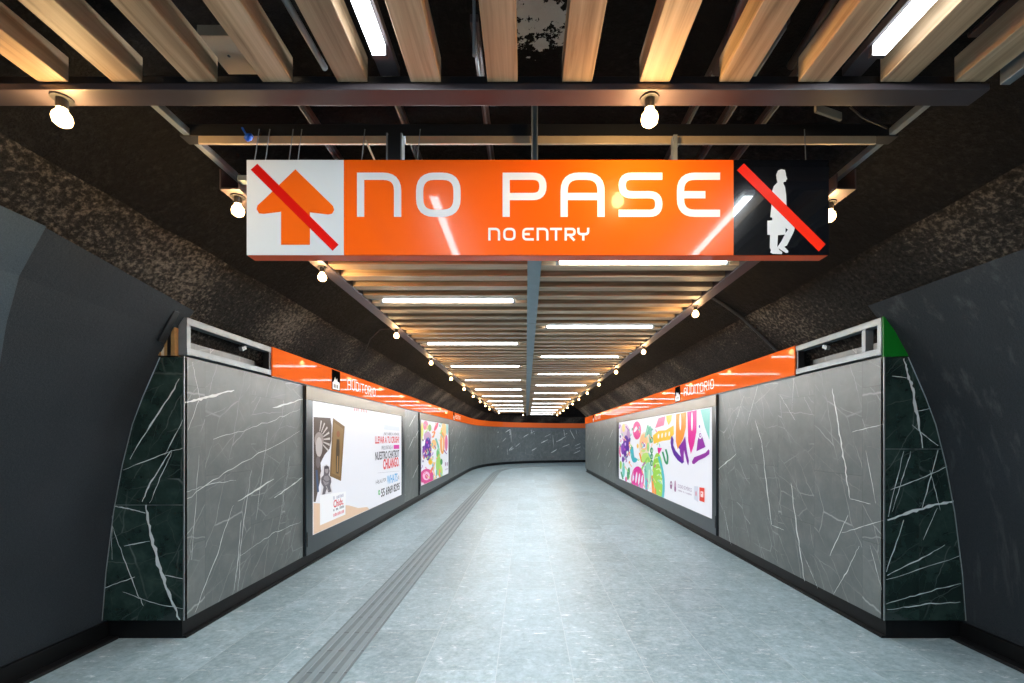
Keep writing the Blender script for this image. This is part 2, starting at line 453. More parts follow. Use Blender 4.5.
mb = MB(); mb.box(-4, 9, 20.0, 31, 3.47, 3.6, M['rock_black'])
struct(mb.build('ceiling_far'), 'dark ceiling over the bend at the end', 'ceiling')

# smooth charcoal lining in front of the cladding ends (and the bay nearest the viewer, bluish light put into its colour)
def lining(name, sgn, y0, y1, ztop0, ztop1, mat, e, label, sk0=0.0, sk1=0.0):
    mb = MB(); ny = 6
    zs = [0, 0.15, 0.5, 0.95, 1.3, 1.6, 1.8, 2.1]
    g = []
    for i in range(ny+1):
        t = i/ny; y = y0+(y1-y0)*t; zt = ztop0+(ztop1-ztop0)*t
        row = [(hw(z)-e, z) for z in zs]+[(hw(z)-e, z) for z in (2.1+(zt-2.1)*0.5, zt)]+[(hw(zt)+0.06, zt+0.03)]
        g.append([(CX+sgn*h, y+min(2.555-z, 0.75)*(sk0+(sk1-sk0)*t), z) for h, z in row])
    for a, b in zip(g, g[1:]):
        for j in range(len(a)-1):
            mb.face([a[j], b[j], b[j+1], a[j+1]], mat)
    # closing edge at the far end gives the skin its thickness
    a = g[-1]
    for j in range(len(a)-1):
        mb.face([a[j], a[j+1], (a[j+1][0]+sgn*0.05, a[j+1][1], a[j+1][2]), (a[j][0]+sgn*0.05, a[j][1], a[j][2])], mat)
    return struct(mb.build(name, smooth=False), label, 'wall')
lining('wall_left_lining', -1, 2.27, 3.44, 2.555, 2.46, M['lining'], 0.03, 'smooth charcoal stucco wall beside the left stone cladding', 0.23, 0.0)
lining('wall_left_bay', -1, -3.0, 2.27, 2.62, 2.555, M['lining_lit'], 0.045, 'stucco wall nearest the camera on the left, bluish light painted in', 0.0, 0.23)
M['lining_scuffed'] = rough_rock('scuffed_charcoal_stucco', srgb(36, 42, 46), srgb(46, 52, 57), srgb(62, 68, 72), 60, 0.35, 0.72)
def scuff(m):
    nt = m.node_tree; b = nt.nodes['Principled BSDF']; old = b.inputs['Base Color'].links[0].from_socket
    tc = N(nt, 'ShaderNodeTexCoord'); mp = N(nt, 'ShaderNodeMapping'); mp.inputs['Scale'].default_value = (9, 9, 1.0); L(nt, tc.outputs['Object'], mp.inputs[0])
    n = noise(nt, mp.outputs[0], 1.0, 6, 0.65); mr = N(nt, 'ShaderNodeMapRange'); mr.inputs[1].default_value = 0.56; mr.inputs[2].default_value = 0.72; mr.inputs[4].default_value = 0.18
    L(nt, n.outputs[0], mr.inputs[0]); L(nt, mix(nt, mr.outputs[0], old, c4(srgb(130, 134, 136))), b.inputs['Base Color'])
scuff(M['lining_scuffed'])
lining('wall_right_lining', 1, -3.0, 3.44, 2.42, 2.50, M['lining_scuffed'], 0.03, 'smooth charcoal stucco wall beside the right stone cladding')

def ribbon(mb, P, widths, mat, jitter=0.006):
    """a hand-drawn vein: P maps (a, b) -> 3D, points in plane metres"""
    pts, wid, fn = P, widths, mat
def vein(mb, pts, w, to3d, seed=0, seg=9):
    rnd = random.Random(seed); q = []
    for (a, b) in zip(pts, pts[1:]):
        for i in range(seg):
            t = i/seg
            q.append((a[0]+(b[0]-a[0])*t, a[1]+(b[1]-a[1])*t))
    q.append(pts[-1])
    ln = math.hypot(pts[-1][0]-pts[0][0], pts[-1][1]-pts[0][1])
    q = [(x+rnd.uniform(-1, 1)*ln*0.008, z+rnd.uniform(-1, 1)*ln*0.008) for x, z in q]
    ws = [w*rnd.uniform(0.45, 1.25)*(0.35+0.65*math.sin(math.pi*(i+0.6)/(len(q)+0.2))) for i in range(len(q))]
    d = Vector((pts[-1][0]-pts[0][0], pts[-1][1]-pts[0][1])).normalized(); nx, nz = -d.y, d.x
    for i in range(len(q)-1):
        a, b = q[i], q[i+1]
        mb.face([to3d(a[0]-nx*ws[i]/2, a[1]-nz*ws[i]/2), to3d(b[0]-nx*ws[i+1]/2, b[1]-nz*ws[i+1]/2),
                 to3d(b[0]+nx*ws[i+1]/2, b[1]+nz*ws[i+1]/2), to3d(a[0]+nx*ws[i]/2, a[1]+nz*ws[i]/2)], M['vein'])

Z0, Z1 = 0.145, 2.105
# stone cladding, left (runs on round the bend) and right (turns the corner at its far end)
mb = MB(); sweep(mb, [(XL, YN+0.003)]+left_path(4.0), [(0, Z0), (0, Z1), (-0.05, Z1), (-0.05, Z0)], M['marble'], 1, u0=YN)
tl = lambda y, z: (XL+0.0012, y, z)
k = 0
for pts, w in (([(184.6, 402.5), (205, 398), (234, 390)], .022), ([(273, 408), (302.6, 399)], .022), ([(237.6, 501.7), (274, 478.6)], .018),
               ([(274.5, 497.7), (302, 477.7)], .016), ([(188, 430), (184.5+15, 398), (192, 362)], .005), ([(213, 440), (262, 424), (300, 410)], .006),
               ([(186, 500), (232, 468), (300, 432)], .007), ([(195, 612), (215, 560), (233, 505)], .008), ([(238, 592), (241, 545), (251, 470)], .007),
               ([(234, 590), (238, 560), (241, 520)], .010), ([(186, 492), (210, 484), (236, 480)], .005), ([(240, 556), (275, 532), (301, 522)], .005),
               ([(199, 455), (192, 560)], .004), ([(256, 520), (268, 430)], .004), ([(276, 545), (290, 455)], .004)):
    vein(mb, [on_left(*p) for p in pts], w, tl, k); k += 1
for yy, zz in ((9.8, 1.25), (10.2, 0.6), (9.9, 1.75), (15.4, 1.6), (16.3, 1.1), (17.2, 1.5), (18.0, 0.9), (16.0, 0.6), (18.8, 1.3), (17.4, 0.5), (15.6, 1.0), (18.9, 1.8), (10.4, 1.5)):
    vein(mb, [(yy, zz), (yy+0.55, zz+0.28)], .022, tl, k, 6); k += 1
# far end wall: short bright strokes following the curve
for i, (cx, z, dx, dz, w) in enumerate(((12, 1.55, .35, .18, .04), (14, 1.2, .45, .2, .05), (16, .95, .45, .16, .05), (17, 1.45, -.3, .55, .05), (18, 1.1, .4, .18, .05), (19, 1.2, .35, -.9, .06),
                                      (13, .75, .3, .15, .05), (15, .6, .35, .2, .05), (11, 1.0, .3, .2, .04), (10, .8, .3, .2, .04), (20, .8, .3, -.5, .05), (9, 1.3, .3, .2, .035))):
    a = CURVE[cx]; b = CURVE[cx+1]; d = Vector((b[0]-a[0], b[1]-a[1])).normalized(); n = Vector((d.y, -d.x))*0.02
    vein(mb, [(0, z), (dx, z+dz)], w, lambda u, zz, a=a, d=d, n=n: (a[0]+d.x*u+n.x, a[1]+d.y*u+n.y, zz), 50+i, 6)
rnd = random.Random(21)
for i in range(34):
    c = rnd.randint(7, 20); a = CURVE[c]; b = CURVE[c+1]; d = Vector((b[0]-a[0], b[1]-a[1])).normalized(); n = Vector((d.y, -d.x))*0.02
    z = rnd.uniform(0.4, 1.85); up_ = rnd.random() < 0.35; ln_ = rnd.uniform(0.25, 0.6); o_ = rnd.uniform(0, 1.0)
    dx, dz = (-0.12*ln_, min(ln_*1.3, 2.0-z)) if up_ else (ln_, ln_*0.42)
    vein(mb, [(o_, z), (o_+dx, z+dz)], rnd.uniform(.02, .05), lambda u, zz, a=a, d=d, n=n: (a[0]+d.x*u+n.x, a[1]+d.y*u+n.y, zz), 90+i, 6)
wl = struct(mb.build('wall_left_cladding', recalc=False), 'grey veined stone cladding along the left side and the far bend', 'wall')

mb = MB(); mb.box(XR, XR+0.05, YN+0.003, YR, Z0, Z1, M['marble']); mb.box(XR, 8.5, YR, YR+0.05, Z0, Z1, M['marble'])
tr = lambda y, z: (XR-0.0012, y, z)
for pts, w in (([(832, 388), (838, 425), (845, 465), (849.7, 498.7)], .016), ([(762, 443), (766, 480), (771.7, 525)], .018), ([(791, 482.7), (797, 530), (804.5, 580.5)], .016),
               ([(755, 420), (762, 443)], .010), ([(718.7, 469), (736.4, 454)], .020), ([(834, 594), (848, 570), (859, 546)], .008), ([(830, 556), (848, 515)], .008),
               ([(849.7, 498.7), (871, 504)], .006), ([(760, 378), (747, 425)], .006), ([(866, 450), (876, 503)], .005), ([(771.7, 525), (784, 530)], .006),
               ([(795, 420), (780, 395)], .005), ([(842, 533), (884, 520)], .005), ([(852, 432), (884, 424)], .005), ([(806, 560), (818, 588)], .005), ([(795, 360), (792, 410)], .004), ([(870, 545), (882, 590)], .005),
               ([(724, 510), (731, 545)], .008), ([(733, 430), (744, 396)], .006)):
    vein(mb, [on_right(*p) for p in pts], w, tr, k); k += 1
for yy, zz in ((13.9, 1.5), (14.6, 0.9), (15.5, 1.3), (16.4, 0.7), (17.3, 1.4), (18.2, 0.9), (16.8, 1.1), (14.2, 0.55), (19.2, 1.4)):
    vein(mb, [(yy+0.55, zz), (yy, zz+0.26)], .022, tr, k, 6); k += 1
struct(mb.build('wall_right_cladding'), 'grey veined stone cladding along the right side', 'wall')

# dark green stone returns facing the camera at the near ends of the cladding
RZ = [0.145, 0.5, 0.95, 1.3, 1.6, 1.8, 2.1]
for sgn, side, xe in ((-1, 'left', XL), (1, 'right', XR)):
    mb = MB()
    edge = [(CX+sgn*(hw(z)-0.04), z) for z in RZ]
    poly = [(xe, Z0)]+edge+[(xe, 2.1)]
    mb.prism([(x, YN+0.03, z) for x, z in poly], (0, -0.03, 0), M['marble_dark'])
    te = lambda x, z: (x, YN-0.0012, z)
    if sgn < 0:
        vs = [([(145.3, 505), (151.5, 536), (159, 564), (168.4, 591.5), (179.8, 619.7)], .030), ([(180, 379), (159, 411.7), (130, 459)], .012), ([(171.5, 450), (151.5, 481), (142, 502)], .012),
              ([(172, 452), (160, 478), (150, 503)], .006), ([(114, 506), (130, 509), (146, 513)], .009), ([(112, 525), (122, 553), (136, 590), (144, 606)], .007), ([(104, 588), (135, 577)], .007), ([(124, 546), (150, 541)], .006),
              ([(123, 592), (150, 602), (184, 609)], .006), ([(165, 575), (184, 579)], .006), ([(124, 470), (160, 455), (183, 448)], .006), ([(183, 345+75), (165, 455)], .006), ([(112, 560), (112, 505)], .004)]
        jy = 505
    else:
        vs = [([(903.5, 358), (908, 375), (912.4, 388), (918, 420), (923, 448.6)], .022), ([(887, 520), (913, 511), (935, 505), (954, 501)], .024), ([(904, 451), (888, 516.5)], .007), ([(911, 451), (900, 485), (892, 512)], .006),
              ([(938, 450), (922, 508)], .007), ([(886, 572), (904, 520)], .007), ([(886, 604), (920, 594), (960, 583)], .008), ([(887, 610), (925, 604), (960, 602)], .007), ([(890, 490), (918, 480), (948, 466)], .007),
              ([(887, 575), (918, 560), (945, 545)], .008), ([(930, 470), (940, 510)], .005), ([(923, 540), (937, 508)], .006), ([(892, 376), (908, 378)], .005), ([(914, 412), (932, 408)], .005), ([(912, 425), (938, 446)], .006), ([(886, 580), (960, 556)], .005)]
        jy = 449
    for pts, w in vs:
        vein(mb, [on_depth(px, py, YN) for px, py in pts], w, te, k, 7); k += 1
    zj = on_depth(0, jy, YN)[1]
    xa, xb = xe, CX+sgn*(hw(zj)-0.045)
    mb.face([te(xa, zj-.002), te(xb, zj-.002), te(xb, zj+.002), te(xa, zj+.002)], M['alu'])
    struct(mb.build('wall_%s_return' % side, recalc=False), 'polished dark green stone end face with white veins, %s side' % side, 'wall')
    # aluminium edge strips: the straight corner and the curve against the lining
    mb = MB(); mb.box(xe-0.004, xe+0.004, YN-0.004, YN+0.004, Z0, 2.108, M['alu'])
    struct(mb.build('trim_1' if sgn < 0 else 'trim_2'), 'slim metal corner strip of the %s cladding' % side, 'trim')
    mb = MB(); mb.pipe([(x, YN-0.004, z) for x, z in edge], 0.0032, M['alu'], 6)
    struct(mb.build('trim_3' if sgn < 0 else 'trim_4'), 'curved metal edge strip between green stone and stucco, %s side' % side, 'trim')

# recessed black plinths and outer skirtings
mb = MB(); sweep(mb, [(XL, YN+0.03)]+left_path(4.0), [(-0.035, 0.0), (-0.035, Z0), (-0.09, Z0), (-0.09, 0)], M['plinth'], 1)
sweep(mb, [(XL, YN+0.03)]+left_path(4.0), [(-0.005, 0.0), (-0.005, 0.018), (-0.035, 0.018), (-0.035, 0)], M['plinth'], 1)
mb.box(CX-hw(0.1)+0.05, XL-0.0905, YN+0.03, YN+0.06, 0, Z0, M['plinth'])
struct(mb.build('baseboard_left'), 'recessed black plinth under the left stone cladding', 'baseboard')
mb = MB(); mb.box(XR+0.035, XR+0.09, YN+0.03, YR, 0, Z0, M['plinth']); mb.box(XR+0.005, XR+0.035, YN+0.03, YR, 0, 0.018, M['plinth'])
mb.box(XR+0.0905, CX+hw(0.1)-0.05, YN+0.03, YN+0.06, 0, Z0, M['plinth'])
struct(mb.build('baseboard_right'), 'recessed black plinth under the right stone cladding', 'baseboard')
for sgn, nm in ((-1, 'baseboard_outer_left'), (1, 'baseboard_outer_right')):
    mb = MB(); xa = CX+sgn*(hw(0)-0.045); xb = CX+sgn*(hw(0)-0.075); xc = CX+sgn*(hw(0)-0.15)
    mb.box(min(xa, xb), max(xa, xb), -3, YN+0.02, 0, 0.13, M['plinth'])
    mb.box(min(xb, xc), max(xb, xc), -3, YN+0.02, 0, 0.022, M['black'])
    struct(mb.build(nm, bevel=0.004), 'black skirting board at the foot of the %s stucco wall' % ('left' if sgn < 0 else 'right'), 'baseboard')

# tactile guiding strip
TP = [(-1.30, -3+0.5*i) for i in range(44)]+bez((-1.30, 19.0), (-1.30, 22.8), (-0.6, 24.9), (6.0, 25.6), 16)
mb = MB()
w = 0.16
prof = [(-w, 0.0005), (-w, 0.004)]
for i in range(4):
    c = -w+0.04+i*0.08
    prof += [(c-0.022, 0.004), (c-0.018, 0.009), (c+0.018, 0.009), (c+0.022, 0.004)]
prof += [(w, 0.004), (w, 0.0005)]
sweep(mb, TP, prof, M['tactile'], 1, matf=lambda j: M['groove'] if j in (1, 5, 9, 13, 17) else M['tactile'])
for i in range(62):
    y = -0.4+i*0.3
    mb.box(-1.30-w, -1.30+w, y-0.002, y+0.002, 0.0030, 0.0048, M['frame'])
tag(mb.build('tactile_strip'), 'grey ribbed tactile guiding strip laid along the floor', 'tactile paving')

# ------------------------------------------------------------------ CEILING LATTICE
# lengthwise oak slats over the viewer
proto = None
for k in range(14):
    x = ((-24, 54, 128, 203, 278, 353, 426, 502.5, 577, 654.5, 734, 813, 895, 969)[k]-526)/280.0
    if proto is None:
        mb = MB(); mb.box(-0.054, 0.054, -3.1, 0.0, 0.0, 0.088, M['wood_y']); proto = mb.build('wooden_slat', bevel=0.003); o = proto
    else:
        o = proto.copy(); COL.objects.link(o)
    o.location = (x, 1.625, ZC)
    tag(o, 'oak ceiling slat running lengthwise in front of the steel cross beam, %s from the left' % ordn(k), 'ceiling slat', 'lengthwise wooden slats over the front')
# steel cross beam that carries their ends
mb = MB()
mb.box(-2.2, 1.66, 1.628, 1.708, ZC-0.024, ZC-0.001, M['steel_dark']); mb.box(-2.2, 1.66, 1.66, 1.70, ZC-0.001, ZC+0.05, M['black'])
tag(mb.build('cross_beam', bevel=0.002), 'long plum brown steel beam crossing the ceiling ahead of the sign', 'beam')
# pale edge trim with lumpy foam at the right end of the lengthwise slats
t = empty('edge_trim', (1.70, 0.2, ZC-0.02), 'pale metal edge trim with lumpy foam beside the rightmost front slat', 'edge trim')
mb = MB(); mb.box(1.665, 1.70, -1.2, 1.60, ZC-0.03, ZC+0.05, M['galv']); mb.box(1.70, 1.725, -1.2, 1.62, ZC-0.005, ZC+0.02, M['galv']); mb.build('rail', t, bevel=0.003)
mb = MB(); rnd = random.Random(3)
pts = [(1.735+rnd.uniform(-.006, .012), -1.2+i*0.045, ZC-0.008+rnd.uniform(-.008, .012)) for i in range(62)]
mb.pipe(pts, [0.016+rnd.uniform(-.006, .008) for _ in pts], M['foam'], 8); mb.build('foam_bead', t, smooth=True)

# crosswise lattice behind the sign
Y0S, Y1S = 2.30, 25.2
TUBE_R = [3.28+1.92*i for i in range(12)]
TUBE_L = [2.30+1.92*i for i in range(11)]
XIN, XOUT, XB = 1.51, 1.61, 0.05
for side, tubes, xa, xb in (('left', TUBE_L, CX-XIN, CX-XB), ('right', TUBE_R, CX+XB, CX+XIN)):
    mb = MB(); hl = (xb-xa)/2; mb.box(-hl, hl, -0.054, 0.054, 0, 0.085, M['wood_x'])
    proto = None; n = 0
    y = tubes[0]+0.12-1.92
    while y < (23.2 if side == 'left' else Y1S):
        if y > Y0S+0.06:
            if proto is None: proto = mb.build('cross_slat', bevel=0.003); o = proto
            else: o = proto.copy(); COL.objects.link(o)
            o.location = ((xa+xb)/2, y, ZC)
            tag(o, 'oak cross slat of the ceiling %s of the central beam, %s back from the sign' % (side, ordn(n)), 'ceiling slat', 'crosswise wooden slats %s of the central beam' % side)
            n += 1
        y += 0.24
mb = MB(); mb.box(CX-XB, CX+XB, Y0S, Y1S, ZC-0.03, ZC+0.09, M['steel_grey'])
for i in range(12):
    y = 3.0+i*1.92
    mb.box(CX-XB-0.001, CX+XB+0.001, y-0.002, y+0.002, ZC-0.031, ZC-0.02, M['black'])
tag(mb.build('central_beam'), 'blue grey steel beam down the middle of the slatted ceiling', 'beam')
for sgn, side in ((-1, 'left'), (1, 'right')):
    mb = MB(); a, b = sorted((CX+sgn*XIN, CX+sgn*XOUT))
    Y1S = 23.2 if sgn < 0 else 25.2
    mb.box(a, b, Y0S, Y1S, ZC-0.012, ZC-0.004, M['steel_dark'])
    o1, o2 = sorted((CX+sgn*(XOUT-0.008), CX+sgn*XOUT)); mb.box(o1, o2, Y0S, Y1S, ZC-0.004, ZC+0.09, M['steel_dark'])
    i1, i2 = sorted((CX+sgn*XIN, CX+sgn*(XIN+0.006))); mb.box(i1, i2, Y0S, Y1S, ZC-0.004, ZC+0.07, M['steel_dark'])
    tag(mb.build('edge_rail', bevel=0.002), 'plum brown steel channel edging the slatted ceiling on the %s' % side, 'rail')
    mb = MB(); x = CX+sgn*(XOUT-0.02)
    mb.box(x-0.014, x+0.014, 1.86, 2.62, ZC+0.095, ZC+0.125, M['galv']); mb.box(x-0.004, x+0.004, 1.86, 2.62, ZC+0.125, ZC+0.135, M['galv'])
    tag(mb.build('carrier_rail', bevel=0.002), 'thin galvanised carrier rail between cross beam and slats, %s side' % side, 'rail')
# end frame above the sign: tan bar, black channel, hangers
mb = MB(); mb.box(CX-1.53, -0.60, 2.04, 2.052, ZC+0.05, ZC+0.085, M['tan_bar']); mb.box(-0.54, CX+1.51, 2.04, 2.052, ZC+0.05, ZC+0.085, M['tan_bar'])
tag(mb.build('frame_bar', bevel=0.002), 'tan metal bar spanning above the orange sign', 'bar')
mb = MB(); mb.box(CX-1.62, CX+1.62, 2.05, 2.11, ZC+0.09, ZC+0.145, M['black'])
tag(mb.build('channel_beam', bevel=0.002), 'black channel beam just above the tan bar', 'beam')

# things up in the dark above the slats
def thin(name, pts, r, mat, label, cat):
    mb = MB(); mb.pipe(pts, r, mat, 8); return tag(mb.build(name, smooth=True), label, cat)
def up(px, py, z): # point at height z seen at a pixel
    d = F*(z-1.5)/(438-py); return ((px-526)/F*d, d, z)
thin('conduit', [up(268, -30, 2.95), up(325, 68, 2.95)], 0.012, M['galv'], 'pale metal conduit above the slats, upper left, ending over a slat gap', 'conduit')
thin('hanger_rod', [up(474, 56, 2.95), up(474, 56, 2.95)[:2]+(3.38,)], 0.006, M['galv'], 'thin threaded rod hanging in the gap left of centre', 'rod')
thin('ceiling_pipe', [up(718, 70, 3.02), up(770, -60, 3.02)], 0.028, M['steel_dark'], 'dark pipe above the slats to the right of the bright bulb', 'pipe')
thin('cable_conduit', [up(791, 66, 3.0), up(870, -60, 3.0)], 0.018, M['cable'], 'thin black conduit above the slats on the right', 'conduit')
for i, (xp, side) in enumerate(((-1.08, 'left'), (-0.62, 'left'), (-0.2, 'middle'), (0.82, 'right'), (1.0, 'right'), (1.2, 'right'))):
    mb = MB(); mb.box(xp-0.016, xp+0.016, 1.75, 5.0, 3.10, 3.13, M['steel_dark']); mb.box(xp-0.003, xp+0.003, 1.75, 5.0, 3.075, 3.10, M['galv'])
    tag(mb.build('furring_channel'), 'thin steel furring channel in the dark above the sign, %s from the left' % ordn(i), 'channel', 'furring channels above the sign')
mb = MB(); p = up(229, 56, 2.98); mb.box(p[0]-0.06, p[0]+0.075, p[1]-0.09, p[1]+0.09, 2.98, 3.02, M['plate']); mb.pipe([(p[0], p[1], 2.977), (p[0], p[1], 2.985)], 0.006, M['black'], 8)
tag(mb.build('junction_box', bevel=0.004), 'beige junction box plate in a gap between the front slats', 'junction box')
mb = MB(); p = up(1010, 12, 2.95); mb.box(p[0]-0.05, p[0]+0.30, p[1]-0.35, p[1]+0.10, 2.95, 2.965, M['steel_dark'])
tag(mb.build('cover_plate', bevel=0.003), 'grey cover plate above the rightmost front slats', 'plate')
# small blue clip on the tan bar
t = empty('cable_clip', (*on_depth(249, 137, 2.01)[:1], 2.01, 2.82), 'small blue plastic clip tied to the tan bar', 'clip')
x, z = on_depth(249, 138, 2.01)
mb = MB(); mb.pipe([(x-0.012, 2.005, z-0.012), (x+0.002, 2.005, z+0.002), (x+0.018, 2.005, z+0.01)], [0.010, 0.016, 0.008], M['blue'], 10); mb.build('clip', t, smooth=True)
mb = MB(); mb.pipe([(x-0.03, 2.01, z+0.045), (x-0.014, 2.005, z+0.02), (x, 2.005, z)], 0.004, M['blue'], 6); mb.build('tail', t)
# paper tag hanging right of the sign
mb = MB(); a = up(815, 108, 2.9); b = up(841, 117, 2.9)
mb.bar(a, b, 0.012, 0.035, M['plate']); tag(mb.build('label_tag', bevel=0.003), 'pale oval tag hanging behind the cross beam, right side', 'tag')
thin('loose_wire', [up(850, 107, 2.9), up(862, 117, 2.86), up(878, 124, 2.85), up(887, 128, 2.85)], 0.004, M['cable'], 'loose black wire running to the right carrier rail', 'wire')

# ------------------------------------------------------------------ LED TUBES
def led(length_axis, loc, label, group, span=None):
    t = empty('tube_lamp', loc, label, 'tube light', group)
    return t
protoX = None
def cross_tube(side, i, y):
    global protoX
    s = -1 if side == 'left' else 1
    xc = CX+s*0.781
    lab = 'lit white tube lamp %s of the central ceiling beam, %s back from the sign' % (side, ordn(i))
    if protoX is None:
        t = empty('tube_lamp', (0, 0, 0), lab, 'tube light')
        mb = MB(); mb.box(-0.725, 0.725, -0.022, 0.022, 0.018, 0.045, M['steel_grey']); mb.build('carrier', t, bevel=0.002)
        mb = MB(); mb.pipe([(-0.60, 0, 0.0), (0.60, 0, 0.0)], 0.0135, M['tube'], 12); mb.build('light_tube', t, smooth=False)
        for e in (-1, 1):
            mb = MB(); mb.box(e*0.612-0.012, e*0.612+0.012, -0.018, 0.018, -0.02, 0.022, M['galv']); mb.build('end_cap', t, bevel=0.002)
        protoX = t
    else: t = copy_tree(protoX, (0, 0, 0))
    t.location = (xc, y, ZC+0.002)
    tag(t, lab, 'tube light', 'tube lamps across the slatted ceiling')
for i, y in enumerate(TUBE_L): cross_tube('left', i, y)
for i, y in enumerate(TUBE_R): cross_tube('right', i, y)
proto = None
for i, (x, y1, lab) in enumerate(((-0.490, 1.515, 'lit white tube lamp between lengthwise slats, upper left of the picture'), (1.176, 1.515, 'lit white tube lamp between lengthwise slats, upper right of the picture'),
                             (-0.483, -0.35, 'lit white tube lamp over the entrance behind the camera, left row'), (1.165, -0.35, 'lit white tube lamp over the entrance behind the camera, right row'))):
    if proto is None:
        t = empty('tube_lamp', (0, 0, 0), lab, 'tube light')
        mb = MB(); mb.box(-0.035, 0.035, -1.35, 0.13, 0.032, 0.062, M['steel_dark']); mb.build('carrier', t, bevel=0.002)
        mb = MB(); mb.box(-0.021, 0.021, -1.2, 0.0, 0.0, 0.004, M['tube']); mb.box(-0.022, 0.022, -1.2, 0.0, 0.004, 0.032, M['tube_side']); mb.build('light_tube', t)
        for e in (0.008, -1.208):
            mb = MB(); mb.box(-0.024, 0.024, e-0.008, e+0.008, 0.0, 0.034, M['steel_dark']); mb.build('end_cap', t)
        proto = t
    else: t = copy_tree(proto, (0, 0, 0))
    t.location = (x, y1, ZC+0.005); tag(t, lab, 'tube light', 'tube lamps between the front slats')

# ------------------------------------------------------------------ WARM BULBS
protoB = None
def bulb(x, y, ztop, label, group):
    global protoB
    if protoB is None:
        t = empty('bulb_lamp', (0, 0, 0), label, 'bulb')
        mb = MB(); mb.pipe([(0, 0, 0), (0, 0, -0.006)], 0.034, M['black'], 14); mb.pipe([(0, 0, -0.006), (0, 0, -0.04)], 0.018, M['black'], 14); mb.build('socket', t)
        mb = MB(); R = [(0.012, -0.040), (0.018, -0.048), (0.028, -0.062), (0.031, -0.076), (0.027, -0.092), (0.015, -0.102), (0.003, -0.105)]
        mb.pipe([(0, 0, z) for r, z in R], [r for r, z in R], M['bulb'], 14); mb.build('glass_bulb', t, smooth=True)
        protoB = t
    else: t = copy_tree(protoB, (0, 0, 0))
    t.location = (x, y, ztop); tag(t, label, 'bulb', group)
bulb(-1.70, 1.668, ZC-0.024, 'warm glowing bulb under the steel cross beam, far left above the stucco wall', 'bulbs under the cross beam')
bulb(0.453, 1.668, ZC-0.024, 'warm glowing bulb under the steel cross beam, above the letters of the sign', 'bulbs under the cross beam')
for i, (x, y) in enumerate([(CX-1.56, v) for v in [2.37, 3.35]+[5.27+1.92*j for j in range(8)]]+[(-1.27, 21.5), (-0.15, 23.3)]):
    bulb(x, y, ZC-0.012, 'warm glowing bulb under the left ceiling edge channel, %s from the sign' % ordn(i), 'bulbs along the left ceiling edge')
for i, y in enumerate([2.43+1.92*j for j in range(12)]):
    bulb(CX+1.56, y, ZC-0.012, 'warm glowing bulb under the right ceiling edge channel, %s from the sign' % ordn(i), 'bulbs along the right ceiling edge')

# ------------------------------------------------------------------ STROKE LETTERING
def fillet(pts, r, corners=None, closed=False, n=6):
    out = []; m = len(pts)
    for i, p in enumerate(pts):
        if (not closed and i in (0, m-1)) or (corners is not None and i not in corners): out.append(p); continue
        a = Vector(pts[i-1]); b = Vector(p); c = Vector(pts[(i+1) % m])
        da = (a-b); dc = (c-b); rr = min(r, da.length*0.5 if True else r, dc.length*0.5)
        p0 = b+da.normalized()*rr; p1 = b+dc.normalized()*rr
        for k in range(n+1):
            t = k/n; q = (1-t)**2*p0+2*t*(1-t)*b+t*t*p1
            # pull the quadratic towards a circular arc
            out.append((q.x, q.y))
    return out
def glyph(ch, W, H, t):
    h = t/2; x0, x1, y0, y1 = h, W-h, h, H-h; m = H*0.5; R = min(W, H)*0.33
    if ch == 'N': return [([(x0, 0), (x0, H)], 0, None, False), ([(W*0.0+t, y1), (x1, y1), (x1, 0)], R, None, False)]
    if ch == 'O': return [([(x0, y0), (x1, y0), (x1, y1), (x0, y1)], R, None, True)]
    if ch == 'P': return [([(x0, 0), (x0, y1), (x1, y1), (x1, m*0.92), (t, m*0.92)], R, (2, 3), False)]
    if ch == 'A': return [([(x0, 0), (x0, y1), (x1, y1), (x1, 0)], R, None, False), ([(t, m*0.92), (W-t, m*0.92)], 0, None, False)]
    if ch == 'S': return [([(W, y1), (x0, y1), (x0, m), (x1, m), (x1, y0), (0, y0)], R, None, False)]
    if ch == 'E': return [([(W, y1), (x0, y1), (x0, y0), (W, y0)], R, None, False), ([(t, m), (W*0.66, m)], 0, None, False)]
    if ch == 'T': return [([(0, y1), (W, y1)], 0, None, False), ([(W/2, y1-h), (W/2, 0)], 0, None, False)]
    if ch == 'R': return [([(x0, 0), (x0, y1), (x1, y1), (x1, m*0.9), (t, m*0.9)], R, (2, 3), False), ([(W*0.5, m*0.9-h), (x1, 0)], 0, None, False)]
    if ch == 'Y': return [([(x0, H), (x0, m), (x1, m), (x1, H)], R, None, False), ([(W/2, m-h), (W/2, 0)], 0, None, False)]
    if ch == 'U': return [([(x0, H), (x0, y0), (x1, y0), (x1, H)], R, None, False)]
    if ch == 'D': return [([(x0, y0), (x1, y0), (x1, y1), (x0, y1)], R, (1, 2), True)]
    if ch == 'I': return [([(W/2, 0), (W/2, H)], 0, None, False)]
    return []
